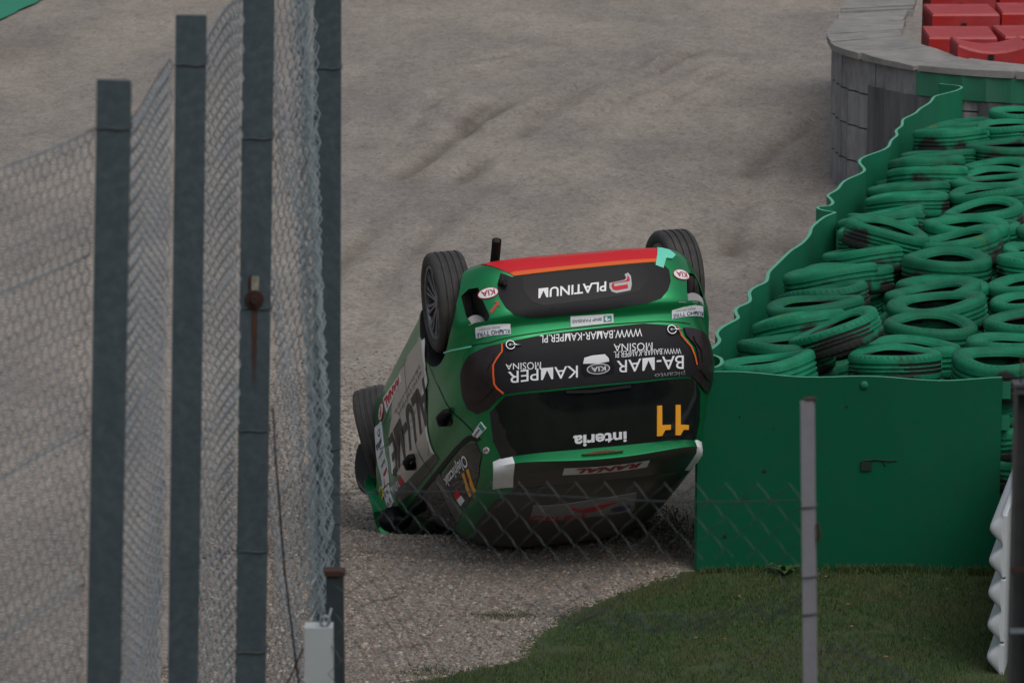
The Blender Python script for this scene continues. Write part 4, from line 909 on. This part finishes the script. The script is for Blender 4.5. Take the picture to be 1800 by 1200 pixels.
for a, b in zip(cuts, cuts[1:]):
    V = []; n = 5; dz0, dz1 = rg.uniform(-.012, .02), rg.uniform(-.012, .02); go, gi = rg.uniform(.012, .05), rg.uniform(-.04, .03)
    for i in range(n):
        u = a+.0022+(b-a-.0044)*i/(n-1); po, pi_ = fo(u*LO), fi(u*LI); d = (po-pi_)/np.linalg.norm(po-pi_); po = po+d*go; pi_ = pi_-d*gi
        dz = dz0+(dz1-dz0)*i/(n-1)
        for s in np.linspace(0, 1, 4):
            p = po+(pi_-po)*s; V += [(p[0], p[1], 1.292), (p[0], p[1], 1.345+dz+rg.uniform(-.005, .005))]
    F = []
    for i in range(n-1):
        for s in range(3):
            q = lambda i, s, k: i*8+s*2+k
            F += [(q(i, s, 1), q(i, s+1, 1), q(i+1, s+1, 1), q(i+1, s, 1)), (q(i, s, 0), q(i+1, s, 0), q(i+1, s+1, 0), q(i, s+1, 0))]
        F += [(q(i, 0, 0), q(i, 0, 1), q(i+1, 0, 1), q(i+1, 0, 0)), (q(i, 3, 0), q(i+1, 3, 0), q(i+1, 3, 1), q(i, 3, 1))]
    for i in (0, n-1):
        for s in range(3): F.append((q(i, s, 0), q(i, s+1, 0), q(i, s+1, 1), q(i, s, 1)))
    local(mesh_obj('top_slab', V, F, M_SLAB), wallr)

# red water-filled blocks behind it
M_REDP = mat('red_plastic', (.42, .016, .014), .45, 0, 0, .5, noise=[(2.4, .4, (.36, .018, .03)), (3.1, .30, (.50, .14, .15)), (9, .35, (.16, .05, .06))], bump=(6, .12, .02))
def red_block(x, y, w, d, h, rz, label, sag=0):
    r = empty('plastic_block', (x, y, 0), (0, 0, math.radians(rz))); tag(r, label, 'plastic block', 'red plastic barrier blocks')
    us, V = [-.5, -.485, -.35, -.18, 0, .18, .35, .485, .5], []; nx = len(us)
    for i in range(nx):
        u = us[i]; e = .02 if i in (0, nx-1) else 0
        for (yy, zz) in ((-.5, 0), (-.5, .36), (-.47, .42), (-.5, .50), (-.5, .985), (-.482, 1), (.482, 1), (.5, .985), (.5, 0)):
            z = zz*h-(e if zz > .99 else 0)-(sag*(1-(2*u)**2) if zz > .9 else 0); V.append((u*w*(1 if zz < .9 else .975), yy*d, z))
    k = 9; F = [(i*k+j, (i+1)*k+j, (i+1)*k+j+1, i*k+j+1) for i in range(nx-1) for j in range(k-1)]+[tuple(range(k)), tuple((nx-1)*k+j for j in range(k))[::-1]]
    b = mesh_obj('shell', V, F, M_REDP, r)
    mb = MB()
    mb.box((-.02, -d/2-.004, h*.86), (.05, .02, h*.15)); mb.build('slot', M_SEAM, r)
    mb = MB(); mb.box((w*.32, -d/2-.003, h*.44), (.07, .012, .02)); mb.build('strap_loop', M_SATIN, r)
for a in [(4.25, 38.55, .66, .86, 1.36, -1, 'red block with dark scuffs on top, left one of the row behind the nearest', 0), (4.95, 38.62, .66, .86, 1.36, 2, 'red block with a grey worn top at the right edge of the middle row', 0),
          (4.46, 40.35, .68, .86, 1.36, 1, 'red plastic block with a shiny pale streak on top, left one of the row behind', 0), (5.17, 40.45, .66, .86, 1.36, -2, 'red plastic block partly cut by the top right corner of the picture', 0),
          (4.62, 42.0, .68, .86, 1.36, 0, 'far red block of which only the front shows at the very top', 0), (5.33, 42.1, .68, .86, 1.36, 1, 'farthest right red block, barely showing at the top edge', 0),
          (4.38, 37.22, .66, .62, 1.45, 1, 'nearest red plastic block with a sagging concave pink top just behind the slabs', .07)]: red_block(*a)

# ------------------------------------------------------------------ tall debris fence on the left
M_GALV = mat('galvanised', (.060, .086, .105), .55, .25, noise=[(9, .6, (.088, .118, .138)), (38, .6, (.125, .155, .175)), (3, .5, (.054, .074, .088))], bump=(60, .08, .002))
M_WIRE = mat('wire_grey', (.25, .285, .32), .5, .35, noise=(30, .6, (.14, .16, .18)))
M_WIRED = mat('wire_dark', (.06, .065, .07), .6, .3)
M_RUST = mat('rust', (.042, .016, .011), .9, noise=(40, .6, (.025, .010, .008)))
def post(x, y, ztop, zbot, w, lean, rz, label, ties=()):
    r = empty('fence_post', (x, y, zbot), (0, math.radians(lean), math.radians(rz))); tag(r, label, 'fence post', 'galvanised fence posts'); h = ztop-zbot
    mb = MB(); t = .007
    for c, d in (((0, -.045, h/2), (w, t, h)), ((0, .045, h/2-.012), (w, t, h-.024)), ((0, 0, h/2-.014), (.006, .09-t-.001, h-.028))): mb.box(c, d)
    b = mb.build('beam', M_GALV, r)
    for z in ties:
        m2 = MB(); zz = z-zbot; P = [(-w/2-.004, .0, zz-.004), (-w/2-.003, -.051, zz), (-w/6, -.0515, zz+.004), (w/5, -.0515, zz+.0), (w/2+.003, -.051, zz+.005), (w/2+.004, .0, zz+.01)]
        m2.tube(P, .0022, 5); m2.build('tie_wire', M_WIRED, r)
    return r
PX = [(-.978, 9.927, 4.833, .0850), (-.889, 11.243, 4.832, .0875), (-.752, 12.186, 5.55, .0925), (-.588, 13.021, 5.75, .0895)]
BZ = 2.05
def vis_ties(y, px): return px
p1 = post(-1.078, 9.927, 4.842, BZ, .0835, 2.1, 4, 'galvanised fence post nearest the left edge with its square top in view', (4.72,))
p2 = post(-.966, 11.243, 4.840, BZ, .0855, 1.6, 4, 'galvanised fence post second from the left with its square top in view', (4.70,))
p3 = post(-.826, 12.186, 5.55, BZ, .0915, 1.4, 5, 'galvanised fence post with a rusty bolt and brown rust streak', (4.80, 4.35, 3.83, 3.45, 3.07, 2.75))
p4 = post(-.619, 13.021, 5.75, BZ, .0885, .6, 3, 'galvanised fence post nearest the overturned car with a loose wire bundle beside it', (4.45, 3.2, 2.95))
# rusty bolt on the third post (local coordinates of that post)
bx, bzz = -.004, 3.862-BZ
mb = MB(); mb.lathe([(0, -.006), (.027, -.006), (.029, 0), (.027, .004)], 24, 'y', (bx, -.0525, bzz)); mb.lathe([(0, -.018), (.013, -.018), (.013, -.004)], 6, 'y', (bx, -.0525, bzz)); bo = mb.build('bolt', M_RUST, p3)
mb = MB(); V = [(bx-.026+.01*math.cos(a)+.016, -.0496, bzz+.045+.018*math.sin(a)*1.6) for a in np.linspace(0, 2*PI, 16, endpoint=False)]
mb.add(V, [tuple(range(16))]); mb.build('slot_hole', M_RUST, p3)
mb = MB(); mb.box((bx+.002, -.0512, bzz+.045), (.022, .003, .05)); mb.build('stud', mat('bare_zinc', (.5, .48, .42), .45, .5, noise=(60, .8, (.2, .18, .14))), p3)
def streak_mat():
    m = bpy.data.materials.new('rust_streak'); m.use_nodes = True; n = m.node_tree.nodes; l = m.node_tree.links; b = n['Principled BSDF']
    b.inputs['Base Color'].default_value = (.07, .028, .012, 1); b.inputs['Roughness'].default_value = .8
    tc = n.new('ShaderNodeTexCoord'); sx = n.new('ShaderNodeSeparateXYZ'); l.new(tc.outputs['Generated'], sx.inputs[0])
    r = n.new('ShaderNodeValToRGB'); r.color_ramp.elements[0].position = .0; r.color_ramp.elements[0].color = (0, 0, 0, 1); r.color_ramp.elements[1].position = .75; l.new(sx.outputs[2], r.inputs[0])
    x = n.new('ShaderNodeMath'); x.operation = 'MULTIPLY'; ed = n.new('ShaderNodeValToRGB'); e = ed.color_ramp.elements; e[0].color = (0, 0, 0, 1); e[1].position = .35; e2 = e.new(.7); e2.color = (1, 1, 1, 1); e3 = e.new(1.0); e3.color = (0, 0, 0, 1)
    l.new(sx.outputs[0], ed.inputs[0]); l.new(r.outputs[0], x.inputs[0]); l.new(ed.outputs[0], x.inputs[1]); l.new(x.outputs[0], b.inputs['Alpha']); return m
mb = MB(); mb.add([(bx-.010, -.0497, bzz-.30), (bx+.012, -.0497, bzz-.30), (bx+.011, -.0497, bzz-.015), (bx-.008, -.0497, bzz-.015)], [(0, 1, 2, 3)]); mb.build('rust_streak', streak_mat(), p3)

def chain_link(name, P, zt, zb, label, cat='mesh fence', Wd=.0205, hz=.0218, r=.0015, deform=None, m=M_WIRE, group=None, lines=(), depth=.0055, keep=None, nseg=4):
    """woven wire mesh along the ground polyline P; zt(s), zb(s) give its top and bottom"""
    P = np.array(P, float); sl = np.r_[0, np.cumsum(np.linalg.norm(np.diff(P, axis=0), axis=1))]; L = sl[-1]
    at = lambda s: np.array([np.interp(s, sl, P[:, 0]), np.interp(s, sl, P[:, 1])])
    def nrm(s):
        d = at(min(L, s+.02))-at(max(0, s-.02)); d /= np.linalg.norm(d)+1e-9; return np.array([d[1], -d[0]])
    mb = MB(); n = int(L/Wd); ztop = max(zt(s) for s in np.linspace(0, L, 30))
    for i in range(n):
        pts = []; s0 = i*Wd; top = zt(s0); nr_ = int((top-zb(s0))/hz)
        for j in range(nr_+1):
            k = (j+i) % 2; s = min(L, s0+k*Wd); z = top-j*hz*1.0
            if keep and not keep(s, z):
                if len(pts) > 2: mb.tube(pts, r, nseg, caps=False)
                pts = []; continue
            def put(s, z, dep):
                q = at(s)+nrm(s)*dep; v = np.array([q[0], q[1], z]); return v+(deform(s, z) if deform else 0)
            pts.append(put(s, z, 0))
            if j < nr_: pts.append(put(s0+.5*Wd, z-.5*hz, depth if k else -depth))
        if len(pts) > 2: mb.tube(pts, r, nseg, caps=False)
    net = mb
    root = empty(name, (P[0][0], P[0][1], zb(0))); tag(root, label, cat, group)
    o = net.build('wire_mesh', m, None, True); local(o, root)
    for fz, rr in lines:
        m2 = MB(); pts = []
        for s in np.linspace(0, L, 24):
            q = at(s)-nrm(s)*.004; v = np.array([q[0], q[1], fz(s)]); pts.append(v+(deform(s, fz(s)) if deform else 0))
        m2.tube(pts, rr, 5); local(m2.build('line_wire', m, None, True), root)
    return root
def wob(a, b, k): return lambda s, z: np.array([.0025*math.sin(z*7+a)-k*(4.72-z), .010*math.sin(z*5+s*4+b), .006*math.sin(s*6+z*2)])
A0, A1L, A1, A2L, A2, A3L, A3, A4 = (-1.60, 8.7), (-1.03, 9.93), (-.952, 9.98), (-.948, 11.25), (-.862, 11.27), (-.806, 12.19), (-.712, 12.21), (-.645, 13.0)
sag = lambda a, b, L, d: (lambda s: a+(b-a)*s/L-d*math.sin(PI*min(1, s/L)))
dl = lambda a, b: math.hypot(a[0]-b[0], a[1]-b[1])
lw = lambda z0, d: (lambda s: z0-d*math.sin(PI*s/1.3))
FG = 'chain link panels of the tall fence'
chain_link('chain_link_panel', [A0, (-1.24, 9.40), A1L], sag(4.69, 4.725, dl(A0, A1L), .035), lambda s: 2.25, 'chain link panel at the left edge of the picture, left of the first tall post', deform=wob(0, 1, .037), group=FG, Wd=.0205, hz=.036, r=.0017, depth=.0065, lines=[(sag(4.69, 4.725, 1.42, .035), .0026), (lw(4.40, .03), .0026), (lw(3.95, .03), .0026), (lw(3.55, .03), .0026)])
chain_link('chain_link_panel', [A1, A2L], sag(4.725, 4.72, dl(A1, A2L), .012), lambda s: 2.25, 'chain link panel between the first and second tall posts', deform=wob(2, 0, .032), group=FG, Wd=.045, hz=.0435, r=.0019, depth=.009, lines=[(sag(4.725, 4.72, 1.32, .05), .0026), (lw(4.33, .012), .0026), (lw(3.92, .015), .0026), (lw(3.5, .01), .0026), (lw(3.2, .01), .0026)])
chain_link('chain_link_panel', [A2, A3L], lambda s: 4.72+.55*s/.955 if False else 4.74+.05*math.sin(3*s), lambda s: 2.25, 'chain link panel between the second post and the post with the rust streak', deform=wob(1, 3, .026), group=FG, Wd=.042, hz=.0435, r=.0019, depth=.009, lines=[(lambda s: 4.74+.05*math.sin(3*s), .0026), (lw(4.4, .03), .0026), (lw(4.0, .03), .0026), (lw(3.6, .03), .0026), (lw(3.2, .03), .0026)])
chain_link('chain_link_panel', [A3, A4], lambda s: 5.5, lambda s: 2.25, 'loose chain link panel between the rust streaked post and the post by the car', deform=lambda s, z: np.array([.010*math.sin(z*9+s*8)-.017*(5.1-z), .05*math.sin(z*4), .012*math.sin(s*14)]), group=FG, Wd=.046, hz=.040, r=.0018, depth=.008, lines=[(lambda s: 4.9-.06*s, .0026), (lambda s: 4.15+.02*s, .0026), (lambda s: 3.55+.06*s, .0026), (lambda s: 3.17+.08*s, .0026)])
# bundle of slack wire hanging against the last post
mb = MB(); rg = random.Random(3)
for i in range(34):
    ph, am = rg.uniform(0, 6.3), rg.uniform(.012, .022); off = rg.random(); pts = []; z = 5.6-rg.random()*.1; j = 0
    zend = rg.choice([2.35, 2.5, 2.65, 2.75, 2.35])
    while z > zend:
        t = (5.6-z)/3.2; cx = -.667+.030*t+.012*t*t+.014*math.sin(z*2.1); spread = .018+.034*t+.016*math.sin(z*3.3+off*5)
        pts.append((cx+(off-.55)*2*spread+(am if j % 2 else -am)*.55+.003*math.sin(z*23+ph), 12.86+.05*math.sin(ph)+(.014 if j % 2 else -.014), z)); z -= .041*rg.uniform(.55, 1.45); j += 1
    mb.tube(pts, .0019, 5, caps=False)
tag(mb.build('wire_bundle', mat('wire_pale', (.46, .53, .58), .5, .2, noise=(30, .5, (.3, .35, .38))), None, True), 'tangled bundle of slack chain link wire hanging beside the last tall post', 'wire bundle')
mb = MB(); mb.tube([(-.722, 12.02, 3.55), (-.714, 12.0, 3.40), (-.690, 11.98, 3.05), (-.655, 11.96, 2.75), (-.628, 11.95, 2.55), (-.60, 11.94, 2.3)], .0035, 6)
tag(mb.build('slack_cable', mat('cable_black', (.012, .012, .013), .6), None, True), 'thin black cable slanting down in front of the loose mesh', 'cable')
mb = MB(); mb.tube([(-.640, 12.05, 2.79), (-.68, 12.04, 2.70), (-.73, 12.03, 2.62), (-.80, 12.0, 2.50)], .003, 6)
tag(mb.build('bent_rod', M_RUST, None, True), 'rusty brown bent wire rod near the white box at the bottom', 'wire')
# small stub post with a rusty collar and a white box in front
r = empty('stub_post', (-.575, 12.55, BZ)); tag(r, 'dark steel stub post with a rusty collar in front of the last tall post', 'post')
mb = MB(); mb.box((0.012, 0, .42), (.055, .05, .84)); mb.build('tube', mat('dark_steel', (.05, .065, .075), .5, .4, noise=(14, .6, (.08, .09, .1))), r)
mb = MB(); mb.box((.012, -.004, .852), (.066, .06, .016)); mb.build('collar', mat('collar_rust', (.05, .022, .013), .9, noise=(40, .6, (.03, .015, .01))), r)
r = empty('white_box', (-.612, 12.28, BZ)); tag(r, 'pale grey white metal box at the foot of the last tall post', 'box')
M_BOXW = mat('box_paint', (.46, .50, .52), .5, noise=[(8, .4, (.36, .40, .42)), (30, .3, (.5, .54, .55))])
mb = MB(); mb.box((0.01, 0, .375), (.088, .07, .75)); b = mb.build('case', M_BOXW, r); mb = MB(); mb.box((.01, -.0365, .55), (.088, .002, .006)); mb.build('seam', M_WIRED, r)
mb = MB(); mb.tube([(.03+.014*math.cos(a), -.02, .768+.016*math.sin(a)) for a in np.linspace(-.6, 5.2, 14)]+[(.05, -.02, .81)], .005, 6); mb.build('wire_loop', M_WIRE, r, True)

# ------------------------------------------------------------------ low torn mesh fence across the foreground
M_POSTG = mat('post_grey', (.27, .26, .30), .5, .2, noise=[(8, .5, (.21, .205, .235)), (40, .4, (.32, .31, .35))])
r = empty('grey_post', (.842, 10.75, 2.1), (0, math.radians(-1.4), 0)); tag(r, 'slim light grey steel post standing in front of the green panel', 'fence post')
mb = MB(); mb.box((-.004, 0, .875), (.034, .005, 1.75)); mb.box((.0155, .019, .874), (.005, .033, 1.748)); mb.build('angle_bar', M_POSTG, r)
mb = MB(); mb.box((.006, .012, 1.752), (.03, .03, .006)); mb.build('cut_end', M_RUST, r)
for z in (1.455, 1.26, 1.155):
    mb = MB(); mb.tube([(-.024, .0, z-.002), (-.022, -.006, z), (.0, -.006, z+.001), (.020, -.006, z+.003), (.022, .02, z+.004)], .0022, 5); mb.build('tie_wire', M_WIRED, r)
mb = MB(); mb.tube([(.023, -.002, 1.41), (.026, -.004, 1.38), (.022, -.002, 1.36)], .005, 6); mb.build('rust_drip', M_RUST, r)
r2 = empty('short_stake', (.812, 10.66, 2.1)); tag(r2, 'short dark stake at the foot of the slim grey post', 'stake')
mb = MB(); mb.box((0, 0, .49), (.036, .03, .98)); mb.build('stake_bar', M_GALV, r2)
mb = MB(); mb.tube([(.0, -.018, .96), (.01, -.02, .93), (.022, -.018, .90), (.03, -.01, .97)], .004, 6); mb.build('hook', M_WIRE, r2)
B0, B1 = (-.56, 12.25), (.825, 10.86)
LB = dl(B0, B1)
def topB(s): return 3.235+(3.56-3.235)*s/LB
def defB(s, z):
    t = topB(s)-z; u = s/LB; q = smooth(.16, .5, t)
    dz = -.0*t+q*.07*math.sin(s*7+1.3)-.10*q*smooth(.55, 1, u)+.012*math.sin(s*9+z*11)*smooth(.0, .3, t)
    return np.array([.012*math.sin(z*9+s*3)*q, .06*q*math.sin(s*5+z*7), dz])
def keepB(s, z):
    t = topB(s)-z; lim = .44+.10*math.sin(s*4.3)+.05*math.sin(s*11)+.42*(1-smooth(.25, .75, s/LB))
    if t > .17 and t < .36 and .55 < s/LB < .97 and (math.sin(s*9)*.5+.5) > .25: return False
    return t < lim
chain_link('torn_mesh', [B0, B1], lambda s: topB(s)+.035, lambda s: topB(s)-.95, 'low torn chain link mesh stretched in front of the overturned car', Wd=.0585, hz=.048, r=.0013, deform=defB, lines=[(lambda s: topB(s)-.01+.012*math.sin(s*3.1), .0020)], keep=keepB, depth=.004, m=mat('mesh_dull', (.075, .092, .10), .55, .2))
mb = MB(); rg = random.Random(9)
for i in range(17):                                          # crumpled lower strands
    s0 = rg.uniform(.35, .9); pts = []; L_ = rg.uniform(.12, .4); ph = rg.uniform(0, 6)
    for j in range(12):
        s = s0+L_*j/11; u = min(1, s/1.0); x = B0[0]+(B1[0]-B0[0])*u; y = B0[1]+(B1[1]-B0[1])*u
        pts.append((x, y+.02*math.sin(ph+j), 3.28-.36*(1-u)+.055*math.sin(u*6)+.022*math.sin(j*2.2+ph)*(1 if j % 2 else -1)+rg.uniform(-.012, .012)-.13*(1-u)))
    mb.tube(pts, .0011, 5, caps=False)
tag(mb.build('crumpled_wire', mat('mesh_dull2', (.06, .072, .078), .6, .2), None, True), 'crumpled torn strands of wire hanging left of the slim grey post', 'wire')
C0, C1 = (.842, 10.80), (1.30, 10.28)
chain_link('sagging_mesh', [C0, (1.10, 10.5), C1], lambda s: 3.155+.022*math.sin(s*9)-.0*s, lambda s: 2.5, 'sagging chain link mesh along the bottom right between the two posts', Wd=.031, hz=.028, r=.0015, deform=lambda s, z: np.array([0, .02*math.sin(s*9+z*6), .010*math.sin(s*13)]), lines=[(lambda s: 3.135+.012*math.sin(s*7), .0020)], depth=.003, m=bpy.data.materials['mesh_dull'])

# ------------------------------------------------------------------ dark channel post, strands and guard rail at the right edge
r = empty('channel_post', (1.325, 10.32, 2.1)); tag(r, 'dark steel channel post with a capped top cut by the right edge', 'post')
M_CHAN = mat('channel_steel', (.085, .085, .095), .5, .4, noise=[(10, .5, (.06, .062, .07)), (30, .5, (.11, .11, .12))])
mb = MB(); h = 1.885; mb.box((-.020, 0, h/2), (.005, .05, h)); mb.box((.030, 0, h/2), (.005, .05, h)); mb.box((.005, .022, h/2), (.045, .005, h-.002)); mb.build('channel', M_CHAN, r)
mb = MB(); mb.box((.006, -.002, h+.004), (.068, .062, .008)); mb.box((.006, -.028, h-.012), (.062, .004, .012)); mb.build('cap', M_CHAN, r)
for z in (1.40, 1.235):
    mb = MB(); mb.box((.004, -.029, z), (.056, .006, .012), 0, 0); mb.build('clamp', M_WIRE if z < 1.3 else M_RUST, r)
mb = MB()
for dx in (.0, .011, .024): mb.tube([(1.318+dx, 10.315, 3.985), (1.316+dx, 10.318, 4.06+dx*.6)], .0022, 5)
tag(mb.build('bare_strands', M_RUST, None, True), 'bare upright wire ends above the capped channel post', 'wire')
r = empty('guard_rail', (2.72, 22.6, 0)); tag(r, 'white corrugated guard rail end behind the dark channel post', 'guard rail')
M_RAIL = mat('rail_paint', (.52, .54, .57), .45, noise=[(5, .35, (.42, .45, .48)), (25, .3, (.56, .57, .59))])
def rail(zc, name):
    us = np.linspace(-1, 1, 49); prof = [(-.07*(.5-.5*math.cos(2*PI*(u+1)))**.8, zc+u*.18) for u in us]
    d = np.array([.21, 1.0]); d /= np.linalg.norm(d); V = []; k = len(prof); ts = [0, .006, .02, .05, .1, .3, .8, 1.6, 2.4, 3.2]; sc = [.15, .55, .82, .97, 1, 1, 1, 1, 1, 1]
    for t, s in zip(ts, sc):
        for a, z in prof: V.append((a*s+.012*(1-s)+d[0]*t, d[1]*t, zc+(z-zc)*(.93+.07*s)))
        for a, z in prof[::-1]: V.append((.03+d[0]*t, d[1]*t, zc+(z-zc)*(.93+.07*s)))
    kk = 2*k; n = len(ts); F = [(i*kk+j, i*kk+(j+1) % kk, (i+1)*kk+(j+1) % kk, (i+1)*kk+j) for i in range(n-1) for j in range(kk)]
    for j in range(k-1): F.append((j, j+1, kk-2-j, kk-1-j))
    o = mesh_obj(name, V, F, M_RAIL, r, True); o.data.set_sharp_from_angle(angle=math.radians(75)); o.location = (-.085, -1.30, 0); return o
rail(.74, 'rail'); rail(.38, 'rail'); rail(.02, 'rail')
mb = MB(); mb.box((.25, -.8, .5), (.10, .10, 1.0)); mb.build('rail_post', M_GALV, r)

for o in bpy.data.objects:
    if o.name.split('.')[0] in ('small_print', 'logo', 'scratch', 'scuff'): o['kind'] = 'stuff'
